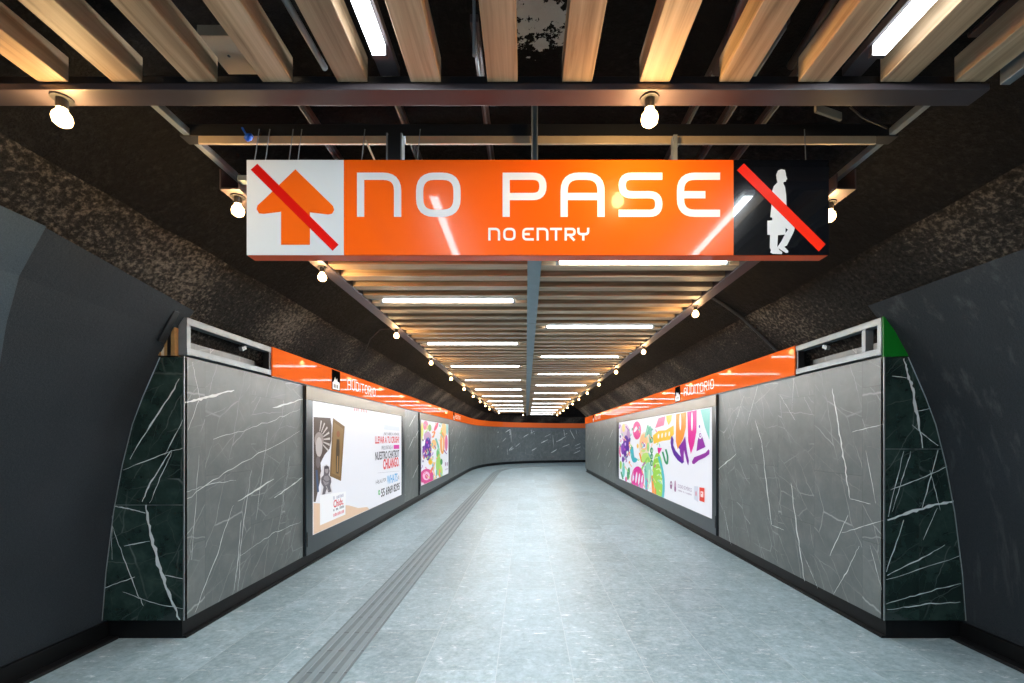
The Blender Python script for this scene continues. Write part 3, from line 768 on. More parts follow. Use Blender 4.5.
def stroke(mb, pts, t, closed, to3d, th, mat):
    n = len(pts); Lp, Rp = [], []
    for i in range(n):
        if closed: a, b = Vector(pts[i-1]), Vector(pts[(i+1) % n]); p = Vector(pts[i])
        else: a, p, b = Vector(pts[max(i-1, 0)]), Vector(pts[i]), Vector(pts[min(i+1, n-1)])
        d1 = (p-a) if (p-a).length > 1e-9 else (b-p); d2 = (b-p) if (b-p).length > 1e-9 else (p-a)
        d1.normalize(); d2.normalize()
        n1 = Vector((-d1.y, d1.x)); n2 = Vector((-d2.y, d2.x)); nn = (n1+n2)
        nn = nn/max(nn.length_squared/2, 0.6) if nn.length > 1e-6 else n1
        Lp.append(p+nn*t/2); Rp.append(p-nn*t/2)
    rng = range(n if closed else n-1)
    for i in rng:
        j = (i+1) % n
        q = [Lp[i], Lp[j], Rp[j], Rp[i]]
        mb.face([to3d(v.x, v.y, th) for v in q], mat)
        mb.face([to3d(Lp[i].x, Lp[i].y, 0), to3d(Lp[j].x, Lp[j].y, 0), to3d(Lp[j].x, Lp[j].y, th), to3d(Lp[i].x, Lp[i].y, th)], mat)
        mb.face([to3d(Rp[i].x, Rp[i].y, 0), to3d(Rp[j].x, Rp[j].y, 0), to3d(Rp[j].x, Rp[j].y, th), to3d(Rp[i].x, Rp[i].y, th)], mat)
def letter(mb, ch, x, y, W, H, t, to3d, th, mat):
    for k, (pts, r, corners, closed) in enumerate(glyph(ch, W, H, t)):
        q = fillet(pts, r, corners, closed) if r else pts
        stroke(mb, [(x+p[0], y+p[1]) for p in q], t, closed, to3d, th+0.0003*k, mat)

# ------------------------------------------------------------------ HANGING SIGN
SD = 1.96; SB = 2.02; S = F/SD
def sx(px): return (px-526)/S
def sz(py): return 1.5+(438-py)/S
sign = empty('hanging_sign', (sx(538), SD, sz(256)), 'long orange NO PASE NO ENTRY sign hanging across the corridor', 'sign')
zt, zb = sz(160), sz(255.6)
mb = MB(); mb.box(sx(247), sx(828), SD+0.002, SB, zb, zt, M['orange_edge']); mb.build('housing', sign, bevel=0.002)
def panel(name, a, b, mat, label=None):
    mb = MB(); mb.box(sx(a), sx(b), SD-0.002, SD+0.002, zb+0.002, zt-0.001, mat); o = mb.build(name, sign)
    if label: o['label'] = label
    return o
pw = panel('arrow_panel', 247, 344, M['white'], 'white square panel with crossed-out arrow')
po = panel('text_panel', 344, 733.3, M['orange'], 'orange panel with white lettering')
pb = panel('walker_panel', 733.3, 828.5, M['sign_black'], 'black square panel with crossed-out walking figure')
def f3(x, y, h=0.0): return (sx(x), SD-0.002-h, sz(y))
def shape(name, pts, h0, h1, mat, parent):
    mb = MB(); mb.prism([f3(x, y, h0) for x, y in pts], (0, -(h1-h0), 0), mat); return mb.build(name, parent)
a1 = lambda x, y: (230+0.3027*x, 140+0.3027*y)
arrow = [(217, 98), (328, 206), (341, 219), (345, 232), (338, 244), (325, 247), (265, 240), (265, 347), (170, 347), (170, 238), (112, 245), (97, 243), (89, 230), (92, 217), (106, 205)]
shape('arrow', [a1(*p) for p in arrow], 0, 0.001, M['arrow'], pw)
shape('slash', [a1(*p) for p in ((92, 80), (70, 100), (340, 367), (360, 347))], 0.001, 0.0022, M['red'], pw)
a2 = lambda x, y: (755+0.161*x, 155+0.161*y)
man = [(140, 100), (160, 91), (183, 95), (189, 115), (190, 130), (198, 152), (191, 158), (190, 167), (175, 169), (174, 182), (184, 200), (191, 250), (194, 320), (215, 390), (244, 458), (238, 480), (196, 563), (180, 572), (205, 598), (203, 608), (190, 610), (142, 580), (150, 592), (168, 605), (165, 617), (110, 615), (93, 607), (98, 590), (90, 580), (92, 498), (75, 496), (75, 410), (105, 408), (105, 390), (93, 388), (100, 320), (105, 225), (115, 195), (138, 172), (133, 150), (130, 125)]
shape('walking_figure', [a2(*p) for p in man], 0, 0.001, M['letter'], pb)
mb = MB()
for tri in ([(140, 500), (182, 497), (163, 535), (136, 574)], [(187, 455), (202, 466), (187, 486)]):
    mb.prism([f3(*a2(*p), 0.001) for p in tri], (0, -0.0003, 0), M['sign_black'])
mb.build('figure_gaps', pb)
a3 = lambda x, y: (530+0.3125*x, 140+0.3125*y)
shape('slash', [a3(*p) for p in ((683, 77), (661, 98), (922, 358), (944, 335))], 0.0014, 0.0026, M['red_or'], pb)
mb = MB()
tf = lambda x, y, h: (sx(x), SD-0.002-h, sz(-y))
for ch, x0, x1 in (('N', 357.2, 401.4), ('O', 416.2, 460.7), ('P', 502.6, 546.5), ('A', 560.5, 604.5), ('S', 618.5, 662.2), ('E', 676.7, 719.8)):
    mb = MB(); letter(mb, ch, x0, -217.2, x1-x0, 44.2, 7.2, tf, 0.001, M['letter']); mb.build('letter', po, recalc=False)
mb = MB()
for ch, x0, x1 in (('N', 488.3, 500.2), ('O', 503.2, 515.6), ('E', 522.2, 533.8), ('N', 536.6, 548.4), ('T', 550, 562), ('R', 564.5, 575.6), ('Y', 577.2, 589.2)):
    mb = MB(); letter(mb, ch, x0, -240.8, x1-x0, 12.7, 2.3, tf, 0.001, M['letter']); mb.build('small_letter', po, recalc=False)
# brackets and hanger
for a, b in ((386.5, 399.5), (675, 679)):
    mb = MB(); mb.box(sx(a), sx(b), SD+0.02, SD+0.055, zt-0.01, ZC+0.05, M['black' if b-a > 8 else 'galv'])
    if b-a > 8:
        mb.box(sx(a-1.5), sx(a), SD+0.015, SD+0.06, zt-0.01, ZC+0.055, M['galv']); mb.box(sx(b), sx(b+1.5), SD+0.015, SD+0.06, zt-0.01, ZC+0.055, M['galv'])
    else: mb.box(sx(a-6), sx(b+3), SD+0.015, SD+0.06, zt, zt+0.006, M['galv'])
    mb.build('bracket', sign)
mb = MB(); mb.box(sx(531.5), sx(533), SD+0.02, SD+0.05, zt-0.01, 2.96, M['galv']); mb.box(sx(533), sx(537), SD+0.04, SD+0.05, zt-0.01, 2.96, M['steel_grey']); mb.box(sx(537), sx(538), SD+0.02, SD+0.05, zt-0.01, 2.96, M['galv'])
mb.build('hanger_post', sign)
for px in (249, 260, 284, 293, 358, 415, 811):
    mb = MB(); mb.pipe([(sx(px), SD+0.035, zt-0.005), (sx(px+2), SD+0.06, ZC+0.10)], 0.0022, M['galv'], 6); mb.build('wire', sign)
mb = MB(); mb.pipe([(sx(361), SD+0.06, ZC+0.05), (sx(373), SD+0.035, zt+0.01)], 0.004, M['foam'], 6); mb.pipe([(sx(373), SD+0.03, zt), (sx(378), SD+0.03, zt+0.012)], 0.008, M['foam'], 6)
mb.build('cable_end', sign)

# ------------------------------------------------------------------ WALL FASCIAS
ZF0, ZF1 = 2.118, 2.405
FO = 0.022
YF_L, YF_R = 4.52, 4.47
def AUD(parent, u0, u1, z0, z1, to3d):
    H = z1-z0; n = 9; adv = (u1-u0)/8.35; W = adv*0.80; t = H*0.13; u = u0
    for ch in 'AUDITORIO':
        w = W*0.28 if ch == 'I' else W
        mb = MB(); letter(mb, ch, u, z0, w, H, t, to3d, 0.001, M['letter']); mb.build('letter', parent, recalc=False)
        u += w+adv*0.20
    return u
def hall_icon(name, u0, u1, to3d, parent):
    """small black square with the white outline of a many-gabled hall"""
    w = u1-u0; mb = MB()
    q = lambda a, b, h: to3d(u0+a*w, ZF0+0.012+b*(ZF1-ZF0-0.024), h)
    mb.prism([q(0, 0, 0), q(1, 0, 0), q(1, 1, 0), q(0, 1, 0)], Vector(q(0, 0, 0.002))-Vector(q(0, 0, 0)), M['picto_black'])
    P = [(0.08, 0.05), (0.92, 0.05), (0.94, 0.38), (0.82, 0.46), (0.70, 0.42), (0.60, 0.62), (0.48, 0.46), (0.38, 0.66), (0.25, 0.45), (0.08, 0.36)]
    mb.prism([q(a, b, 0.002) for a, b in P], Vector(q(0, 0, 0.001))-Vector(q(0, 0, 0)), M['letter'])
    for k in range(3):
        a = 0.22+k*0.2
        mb.prism([q(a, 0.12, 0.003), q(a+0.09, 0.12, 0.003), q(a+0.09, 0.3, 0.003), q(a, 0.3, 0.003)], Vector(q(0, 0, 0.0004))-Vector(q(0, 0, 0)), M['picto_black'])
    o = mb.build(name, parent); o['label'] = 'black square with a white hall pictogram'
fl = empty('fascia_sign', (XL, YF_L, ZF0), 'glossy orange AUDITORIO band above the left stone wall, running on round the bend', 'sign')
fp = [(0.0-0.06+FO, ZF0), (FO, ZF0), (FO, ZF1), (-0.06+FO, ZF1)]
mb = MB(); sweep(mb, [(XL, YF_L)]+left_path(5.0), fp, M['fascia'], 1); mb.build('band', fl)
mb = MB(); sweep(mb, [(XL, YF_L)]+left_path(5.0), [(-0.03, ZF0-0.012), (FO-0.008, ZF0-0.012), (FO-0.008, ZF0), (-0.03, ZF0)], M['black'], 1); mb.build('shadow_gap', fl)
tL = lambda u, z, h: (XL+FO+h, u, z)
hall_icon('pictogram', 5.90, 6.16, tL, fl); hall_icon('pictogram', 15.75, 16.0, tL, fl)
for a, b in ((6.42, 7.72), (16.2, 17.6)):
    AUD(fl, a, b, 2.195, 2.335, tL)
fr = empty('fascia_sign', (XR, YF_R, ZF0), 'glossy orange AUDITORIO band above the right stone wall', 'sign')
mb = MB(); mb.box(XR-FO, XR-FO+0.06, YF_R, YR, ZF0, ZF1, M['fascia']); mb.box(XR-FO, 8.5, YR-0.01, YR+0.05, ZF0, ZF1, M['fascia']); mb.build('band', fr)
mb = MB(); mb.box(XR-FO+0.008, XR+0.03, YF_R, YR, ZF0-0.012, ZF0, M['black']); mb.build('shadow_gap', fr)
tR = lambda u, z, h: (XR-FO-h, -u, z)
hall_icon('pictogram', -8.05, -7.78, tR, fr); hall_icon('pictogram', -17.95, -17.7, tR, fr)
for a, b in ((-7.60, -6.28), (-17.4, -16.0)):
    AUD(fr, a, b, 2.195, 2.335, tR)

# exposed steel frames where the fascia is missing
for sgn, side, xw, y1 in ((-1, 'left', XL, YF_L), (1, 'right', XR, YF_R)):
    t = empty('steel_frame', (xw, YN, ZF0), 'bare galvanised steel frame above the near end of the %s stone wall' % side, 'frame')
    def bx(a0, a1, y0_, y1_, z0_, z1_, mat, nm, bev=0.002):
        mb = MB(); p, q = sorted((xw-sgn*a0, xw-sgn*a1)); mb.box(p, q, y0_, y1_, z0_, z1_, mat); return mb.build(nm, t, bevel=bev)
    def chan(z0_, z1_, nm):
        mb = MB()
        for a0, a1, p, q in ((0.012, 0.016, z0_, z1_), (-0.05, 0.016, z0_, z0_+0.004), (-0.05, 0.016, z1_-0.004, z1_)):
            u, v = sorted((xw-sgn*a0, xw-sgn*a1)); mb.box(u, v, YN+0.01, y1-0.01, p, q, M['galv'])
        mb.build(nm, t)
    chan(2.345, 2.40, 'top_rail'); chan(ZF0+0.004, ZF0+0.056, 'bottom_rail')
    bx(-0.05, 0.014, YN+0.01, YN+0.05, ZF0, 2.40, M['galv'], 'upright'); bx(-0.05, 0.010, y1-0.04, y1, ZF0, 2.40, M['black'], 'upright')
    if sgn > 0: bx(-0.05, 0.012, YN+0.17, YN+0.21, ZF0, 2.40, M['galv'], 'upright')
    bx(-0.10, -0.085, YN+0.12, y1-0.12, ZF0-0.01, 2.245, M['marble'], 'stone_offcut', 0.001)
    bx(-0.145, -0.13, YN+0.10, y1, ZF0, 2.40, M['black'], 'dark_void_sheet', 0)  # black sheet stands in for the dark void behind the frame
    mb = MB(); mb.bar((xw-sgn*-0.03, y1-0.42, 2.30), (xw-sgn*-0.03, y1-0.36, 2.33), 0.03, 0.035, M['galv']); mb.build('clip', t, bevel=0.002)
# torn timber packing at the left corner, green board at the right corner
t = empty('timber_packing', (XL-0.05, YN, 2.11), 'splintered timber and foam packing on top of the left dark stone end', 'packing')
rnd = random.Random(11)
for i, (x, z1, w, m) in enumerate(((-2.612, 2.40, .03, 'timber'), (-2.64, 2.38, .026, 'black'), (-2.665, 2.30, .028, 'timber'), (-2.69, 2.235, .03, 'foam'), (-2.718, 2.21, .03, 'timber'))):
    mb = MB(); pts = [(x-w/2, 2.11), (x+w/2, 2.11), (x+w/2-0.004, z1-rnd.uniform(0, .03)), (x+0.004, z1), (x-w/4, z1-rnd.uniform(.01, .05)), (x-w/2+0.003, z1-rnd.uniform(0.0, .04))]
    mb.prism([(a, YN+0.045, b) for a, b in pts], (0, -0.05-rnd.uniform(0, .02), 0), M[m]); mb.build('splinter', t)
mb = MB(); mb.box(-2.74, -2.60, YN-0.005, YN+0.04, 2.106, 2.116, M['plinth']); mb.build('ledge', t)
t = mb = MB()
edge = []
z = 2.112; rnd = random.Random(5)
right = [(911, 356), (907.5, 351), (909.5, 349), (906.5, 344), (908, 342), (904.5, 336), (905.5, 333), (903, 327), (901, 317)]
poly = [on_depth(px, py, YN) for px, py in [(883.5, 357)]+right+[(897, 315.8), (883, 316.5)]]
mb.prism([(x, YN+0.012, z) for x, z in poly], (0, -0.014, 0), M['green'])
tag(mb.build('green_board'), 'green board with a ragged edge on top of the right dark stone end', 'board')

# ------------------------------------------------------------------ LIGHT BOXES
def text_mesh(mb, s, u0, u1, z0, z1, to3d, h, mat, bold=0.0):
    cu = bpy.data.curves.new('tmp_text', 'FONT'); cu.body = s; cu.size = 1.0; cu.offset = bold; cu.resolution_u = 3
    ob = bpy.data.objects.new('tmp_text', cu); COL.objects.link(ob)
    dg = bpy.context.evaluated_depsgraph_get(); dg.update()
    me = bpy.data.meshes.new_from_object(ob.evaluated_get(dg))
    xs = [v.co.x for v in me.vertices]; ys = [v.co.y for v in me.vertices]
    ax, bx_, ay, by = min(xs), max(xs), min(ys), max(ys)
    base = len(mb.v)
    for v in me.vertices:
        mb.v.append(to3d(u0+(v.co.x-ax)/(bx_-ax)*(u1-u0), z0+(v.co.y-ay)/(by-ay)*(z1-z0), h))
    for p in me.polygons:
        mb.f.append([base+i for i in p.vertices]); mb.m.append(mb.mi(mat)); mb.uv.append([(0, 0)]*len(p.vertices))
    bpy.data.objects.remove(ob); bpy.data.curves.remove(cu); bpy.data.meshes.remove(me)
PZ0, PZ1 = 0.352, 1.942
def light_box(name, label, side, ya, yb, pa, pb_):
    """frame from ya to yb along the wall, poster from pa to pb_ (near to far)"""
    sgn = -1 if side == 'left' else 1
    xw = XL if sgn < 0 else XR
    t = empty(name, (xw, (ya+yb)/2, 0.15), label, 'advertising light box')
    def bx(mb, d0, d1, y0, y1, z0, z1, mat):
        p, q = sorted((xw-sgn*d0, xw-sgn*d1)); mb.box(p, q, y0, y1, z0, z1, mat)
    mb = MB(); bx(mb, -0.04, 0.03, ya, yb, 0.148, PZ0, M['frame']); mb.build('bottom_rail', t, bevel=0.003)
    mb = MB(); bx(mb, -0.04, 0.03, ya, yb, PZ1, 2.10, M['frame_top']); mb.build('top_rail', t, bevel=0.003)
    mb = MB(); bx(mb, -0.04, 0.03, ya, pa, PZ0, PZ1, M['frame']); mb.build('side_rail', t, bevel=0.003)
    mb = MB(); bx(mb, -0.04, 0.03, pb_, yb, PZ0, PZ1, M['frame']); mb.build('side_rail', t, bevel=0.003)
    for y in (ya-0.008, yb+0.008):
        mb = MB(); bx(mb, -0.04, 0.012, y-0.008, y+0.008, 0.148, 2.10, M['black']); mb.build('side_seal', t)
    mb = MB()
    for y in (ya+0.02,):
        bx(mb, 0.03, 0.036, y-0.008, y+0.008, 0.25, 0.42, M['black'])
    mb.build('latch', t)
    return t, xw-sgn*0.018, sgn

class Poster:
    def __init__(s, x, sgn, unproj): s.mb = MB(); s.x = x; s.sgn = sgn; s.un = unproj; s.layer = 0; s.ylim = None
    def P(s, px, py, h):
        y, z = s.un(px, py)
        y = min(max(y, s.ylim[0]+0.004), s.ylim[1]-0.004); z = min(max(z, PZ0+0.004), PZ1-0.004)
        return (s.x-s.sgn*h, y, z)
    def base(s, pa, pb_, rgb):
        s.ylim = (pa, pb_)
        s.mb.face([(s.x, pa, PZ0), (s.x, pb_, PZ0), (s.x, pb_, PZ1), (s.x, pa, PZ1)], print_mat(rgb))
    def h(s): s.layer += 1; return 0.0003+0.00005*s.layer
    def poly(s, pts, rgb):
        h = s.h(); s.mb.face([s.P(x, y, h) for x, y in pts], print_mat(rgb))
    def blob(s, cx, cy, rx, ry, rgb, rot=0, n=18):
        c, d = math.cos(rot), math.sin(rot)
        s.poly([(cx+rx*math.cos(a)*c-ry*math.sin(a)*d, cy+rx*math.cos(a)*d+ry*math.sin(a)*c) for a in [2*math.pi*k/n for k in range(n)]], rgb)
    def line(s, pts, w, rgb, smooth=True):
        q = fillet(pts, 1e3) if smooth and len(pts) > 2 else pts
        h = s.h(); m = print_mat(rgb); n = len(q); Lp, Rp = [], []
        for i in range(n):
            a = Vector(q[max(i-1, 0)]); b = Vector(q[min(i+1, n-1)]); d = b-a
            if d.length < 1e-6: d = Vector((1, 0))
            d.normalize(); nn = Vector((-d.y, d.x))*w/2; p = Vector(q[i]); Lp.append(p+nn); Rp.append(p-nn)
        for i in range(n-1):
            s.mb.face([s.P(v.x, v.y, h) for v in (Lp[i], Lp[i+1], Rp[i+1], Rp[i])], m)
    def text(s, t, px0, px1, pyc, hm, rgb, bold=0.0):
        y0 = s.un(px0, pyc)[0]; y1 = s.un(px1, pyc)[0]; zc = s.un((px0+px1)/2, pyc)[1]
        h = s.h()
        if s.sgn < 0: to = lambda u, z, hh: (s.x+hh, u, z); u0, u1 = y0, y1
        else: to = lambda u, z, hh: (s.x-hh, -u, z); u0, u1 = -y0, -y1
        text_mesh(s.mb, t, u0, u1, zc-hm/2, zc+hm/2, to, h, print_mat(rgb), bold)
    def dashes(s, px0, px1, pyc, hm, rgb, n):
        # print too small to read in the photograph
        y0 = s.un(px0, pyc)[0]; y1 = s.un(px1, pyc)[0]; zc = s.un((px0+px1)/2, pyc)[1]; h = s.h(); r = random.Random(n*7+int(px0))
        st = (y1-y0)/n
        for i in range(n):
            if r.random() < 0.14: continue
            a = y0+st*i; b = a+st*0.62; k = hm*r.uniform(0.75, 1.0)
            s.mb.face([(s.x-s.sgn*h, a, zc-hm/2), (s.x-s.sgn*h, b, zc-hm/2), (s.x-s.sgn*h, b, zc-hm/2+k), (s.x-s.sgn*h, a, zc-hm/2+k)], print_mat(rgb))
    def done(s, parent): return s.mb.build('poster', parent, recalc=False)

WHITE = (238, 240, 248)
# --- left, nearest: chatbot advertisement (mascots and code left out)
t, xp, sg = light_box('light_box', 'wide advertising light box with chatbot poster, nearest on the left stone wall', 'left', 5.20, 9.42, 5.36, 9.22)
p = Poster(xp, sg, on_left); p.base(5.36, 9.22, WHITE)
p.poly([(312, 503), (348, 505.5), (357, 508), (366, 507), (368, 516), (312, 538)], (232, 200, 172))
p.poly([(312, 417), (329, 418), (330.3, 426), (330, 440), (328, 449), (323, 455), (319, 463), (320, 475), (317, 488), (314, 502), (312, 502)], (92, 80, 74))
for a, b in ((14, 3), (32, 3), (50, 3.2), (68, 3.4), (86, 3.4), (104, 3.4), (122, 3.2)):   # pale gaps between the ribs of the photographed dome
    ra, rb = math.radians(90-a-b), math.radians(90-a+b); c = (317, 440)
    k = lambda ang, r: (c[0]+0.58*r*math.cos(ang), c[1]-r*math.sin(ang))
    p.poly([k(ra, 9), k(ra, 20), k(rb, 20), k(rb, 9)], (206, 200, 196))
p.blob(317.5, 440, 4.6, 8.0, (160, 150, 146)); p.blob(317.5, 447, 3.4, 10, (196, 190, 188)); p.blob(316.5, 462, 2.2, 6, (120, 112, 112))
p.line([(315, 470), (316.5, 492)], 2.0, (74, 92, 124), False)
p.poly([(318.5, 475), (321, 466), (325, 464), (329, 467), (331, 475), (329, 482), (331, 492), (329, 494), (319, 496), (320, 487)], (226, 224, 228))
p.poly([(322.6, 466.5), (325, 465.2), (327.4, 466.8), (328.2, 471), (327.2, 475), (329.4, 478), (329.8, 482), (328.6, 486), (330, 491.5), (327, 492.5), (325, 489), (323.5, 494.5), (320.6, 494.8), (322, 487), (319.8, 483), (319.6, 478), (322.2, 475)], (104, 98, 104))
p.poly([(323, 476), (326.5, 475.5), (328, 479), (326.8, 484), (323.5, 485.5), (321.3, 481)], (150, 144, 148)); p.blob(325.2, 470.2, 1.7, 3.2, (168, 160, 162)); p.poly([(323.2, 466.6), (327, 466.4), (327.5, 468.6), (323, 469)], (72, 66, 72))
p.line([(321, 479), (325, 482), (328.6, 480.5)], 0.7, (74, 70, 76), False); p.line([(324.6, 486), (326.6, 491)], 0.9, (188, 182, 184), False)
p.poly([(331.5, 418), (343.3, 426.5), (339.6, 481), (328.2, 476)], (128, 100, 62))
p.poly([(332.6, 422), (341.8, 429), (338.7, 477), (330, 473)], (150, 120, 78))
p.blob(336.8, 434, 1.7, 3.2, (152, 96, 62)); p.poly([(335.3, 439), (338, 439.5), (338.2, 452), (337, 474), (334.6, 473), (334.4, 452)], (84, 66, 46)); p.line([(336.2, 456), (335.8, 472)], 0.7, (196, 160, 112), False)
p.poly([(318.4, 495), (344.5, 491.4), (344, 514.5), (318.4, 525.5)], (248, 249, 252))
p.dashes(332, 342.5, 496.5, 0.045, (186, 186, 206), 7)
p.text('Chidx.', 332, 342, 502.5, 0.10, (214, 34, 52), 0.02)
p.dashes(332, 343, 508, 0.035, (120, 120, 130), 9); p.dashes(332, 343, 513, 0.045, (226, 120, 132), 8)
p.dashes(352.5, 368, 410.5, 0.05, (222, 150, 156), 9)
p.poly([(383, 424.5), (398.5, 427), (398.5, 431), (383, 429.5)], (222, 230, 250))
p.text('¿NO SABES A DÓNDE', 382.5, 398, 434, 0.075, (66, 66, 80))
p.text('LLEVAR A TU CRUSH?', 374, 398, 439.8, 0.125, (214, 32, 44), 0.025)
p.text('PREGÚNTALE A', 380.5, 391.5, 447, 0.085, (80, 80, 96))
p.poly([(392.6, 445), (398.2, 444.8), (398.2, 448.8), (392.6, 449)], (222, 60, 170))
p.text('NUESTRO CHATBOT', 374, 398, 454.8, 0.14, (44, 44, 56), 0.022)
p.text('CHILANGO.', 382, 398, 463, 0.19, (216, 28, 40), 0.032)
p.line([(376.5, 473), (398, 471)], 0.25, (170, 170, 184), False)
p.text('HÁBLALE POR', 374.5, 385, 480.5, 0.08, (110, 110, 122))
p.text('WHATS', 386, 396.5, 478.6, 0.16, (64, 168, 222), 0.015); p.text('A', 397, 398.3, 477.5, 0.09, (120, 120, 130))
p.blob(378, 492.5, 1.0, 2.6, (46, 176, 92)); p.blob(378, 492.5, 0.45, 1.2, (240, 250, 244))
p.text('55 6969 8295', 380, 398.6, 489.6, 0.15, (34, 36, 44), 0.022)
p.done(t)

# --- left, second: floral city poster
t, xp, sg = light_box('light_box', 'narrower advertising light box with colourful floral poster, second on the left stone wall', 'left', 10.76, 14.95, 10.90, 14.82)
p = Poster(xp, sg, on_left); p.base(10.90, 14.82, WHITE)
q = lambda x, y: (415+0.117*x, 415+0.117*y)
def B(x, y, rx, ry, c, rot=0): a = q(x, y); p.blob(a[0], a[1], rx*0.117, ry*0.117, c, rot)
def LN(pts, w, c): p.line([q(*a) for a in pts], w*0.117, c)
B(85, 90, 22, 40, (240, 130, 170)); B(120, 110, 14, 30, (150, 190, 110)); B(55, 140, 10, 80, (226, 232, 120))
B(100, 190, 32, 50, (206, 170, 200)); B(105, 290, 30, 100, (90, 30, 160)); B(70, 320, 14, 60, (140, 70, 180)); B(95, 330, 6, 12, (240, 240, 250)); B(110, 260, 5, 12, (190, 150, 220))
for i in range(10): B(62+ (i % 3)*34, 215+i*20, 5, 9, ((70, 20, 140), (222, 60, 150), (250, 190, 60))[i % 3])
B(95, 530, 60, 70, (222, 40, 140)); B(90, 520, 30, 38, (246, 200, 226)); B(92, 525, 14, 20, (222, 40, 140)); B(140, 590, 26, 24, (222, 40, 140)); B(60, 590, 10, 14, (246, 220, 236))
B(125, 400, 18, 26, (250, 200, 50)); LN([(140, 150), (165, 140), (150, 190), (138, 185)], 12, (246, 150, 70)); B(175, 100, 12, 40, (236, 90, 130), 0.4)
B(155, 250, 22, 40, (250, 200, 130)); LN([(170, 200), (190, 250), (200, 330)], 14, (110, 190, 170)); LN([(205, 100), (215, 60)], 16, (120, 200, 196)); B(190, 330, 14, 40, (120, 200, 120))
B(240, 130, 22, 70, (250, 210, 140)); B(228, 240, 20, 95, (248, 170, 80)); B(230, 250, 6, 60, (252, 236, 214)); B(262, 240, 12, 70, (222, 110, 160)); B(270, 120, 10, 50, (160, 214, 214))
B(195, 430, 22, 90, (170, 216, 110)); B(220, 400, 10, 26, (60, 150, 90)); B(215, 490, 16, 60, (190, 224, 120)); B(205, 500, 8, 40, (250, 160, 90)); B(150, 440, 10, 40, (120, 190, 210)); B(135, 470, 8, 30, (246, 130, 90), 0.4)
LN([(165, 400), (150, 460), (160, 520)], 8, (246, 190, 120)); LN([(180, 470), (175, 540)], 10, (90, 180, 190)); LN([(240, 300), (262, 330), (268, 330)], 7, (130, 40, 150))
rs = random.Random(9)
for i in range(46):
    x = rs.uniform(56, 250); y = rs.uniform(60, 540); ang = rs.uniform(-0.8, 0.8); L_ = rs.uniform(16, 40)
    if x > 225 and y > 360: continue
    c = rs.choice(((150, 210, 190), (190, 226, 120), (250, 214, 140), (240, 130, 180), (120, 200, 210), (160, 90, 190), (246, 170, 110), (250, 250, 252)))
    LN([(x, y), (x+L_*0.25*math.sin(ang)+4, y+L_*0.5), (x+L_*math.sin(ang), y+L_)], rs.uniform(5, 9), c)
B(255, 420, 5, 18, (176, 140, 170)); B(270, 418, 5, 18, (176, 150, 180)); p.dashes(444.5, 447.5, 469, 0.05, (190, 180, 196), 5)
p.done(t)

# --- right: wide floral city poster
t, xp, sg = light_box('light_box', 'wide advertising light box with colourful floral poster on the right stone wall', 'right', 6.30, 13.25, 6.44, 12.95)
p = Poster(xp, sg, on_right); p.base(6.44, 12.95, WHITE)
q = lambda x, y: (610+0.19*x, 390+0.19*y)
def B(x, y, rx, ry, c, rot=0): a = q(x, y); p.blob(a[0], a[1], rx*0.19, ry*0.19, c, rot)
def LN(pts, w, c, sm=True): p.line([q(*a) for a in pts], w*0.19, c, sm)
def PG(pts, c): p.poly([q(*a) for a in pts], c)
PUR, MAG, ORA, TEA, LIM, GRN, YEL, PNK, PEA = (92, 30, 158), (226, 24, 150), (248, 150, 40), (70, 186, 200), (158, 216, 70), (40, 150, 100), (252, 200, 60), (232, 80, 150), (250, 196, 140)
B(82, 215, 24, 38, (226, 206, 222)); B(75, 200, 8, 22, (246, 226, 150)); B(100, 245, 10, 40, (190, 150, 196))
B(88, 300, 17, 62, PUR); B(70, 310, 9, 30, (130, 60, 180)); B(95, 330, 5, 10, WHITE); B(84, 285, 3.5, 9, (220, 200, 240)); B(104, 270, 6, 20, PUR, 0.3); B(72, 365, 6, 16, PUR)
for i in range(9): B(58+(i % 3)*24, 245+i*17, 4, 7, (PUR, (190, 90, 190), (240, 160, 60))[i % 3])
LN([(58, 290), (54, 330), (60, 350)], 7, PNK); B(60, 395, 6, 22, LIM); LN([(62, 430), (72, 470)], 7, GRN); B(75, 420, 7, 40, (100, 200, 190)); B(101, 440, 8, 34, GRN, 0.1); B(88, 470, 5, 14, PNK)
B(146, 213, 22, 48, PNK); B(140, 205, 7, 20, WHITE, 0.5); B(150, 190, 6, 9, PNK)
LN([(117, 300), (122, 350), (132, 378), (144, 360)], 18, TEA); B(150, 295, 5, 12, YEL); LN([(160, 330), (172, 380), (180, 370)], 8, ORA)
B(186, 290, 30, 68, (236, 224, 200)); B(183, 275, 22, 44, PEA); B(184, 292, 9, 15, WHITE); B(184, 292, 5, 9, (150, 60, 190)); B(180, 320, 12, 7, (200, 220, 130)); B(205, 300, 6, 24, (150, 210, 130))
for k in range(6): LN([(190+k*5, 250-k*6), (205+k*5, 185+k*4)], 7, ((120, 196, 170), (170, 220, 190), (90, 180, 160))[k % 3], False)
B(217, 235, 8, 46, (130, 196, 176)); B(195, 360, 26, 30, (190, 226, 120)); LN([(170, 420), (205, 350), (212, 380)], 9, (140, 210, 90)); LN([(175, 400), (190, 380)], 6, (190, 90, 190), False)
for y, r in ((262, 16), (318, 17), (350, 16), (384, 17)): B(224, y, 8, r, GRN); B(226, y+2, 3, r*0.5, (200, 232, 200))
B(205, 440, 20, 60, (150, 214, 190)); LN([(190, 400), (196, 470), (200, 530)], 8, (110, 196, 180)); LN([(212, 420), (208, 520)], 8, (210, 236, 200)); B(196, 500, 7, 34, TEA)
B(150, 470, 34, 68, MAG); 
for k in range(4): B(128+k*15, 452+k*8, 4.5, 30, WHITE, 0.1)
B(132, 440, 5, 16, MAG); B(172, 510, 7, 26, (240, 130, 200))
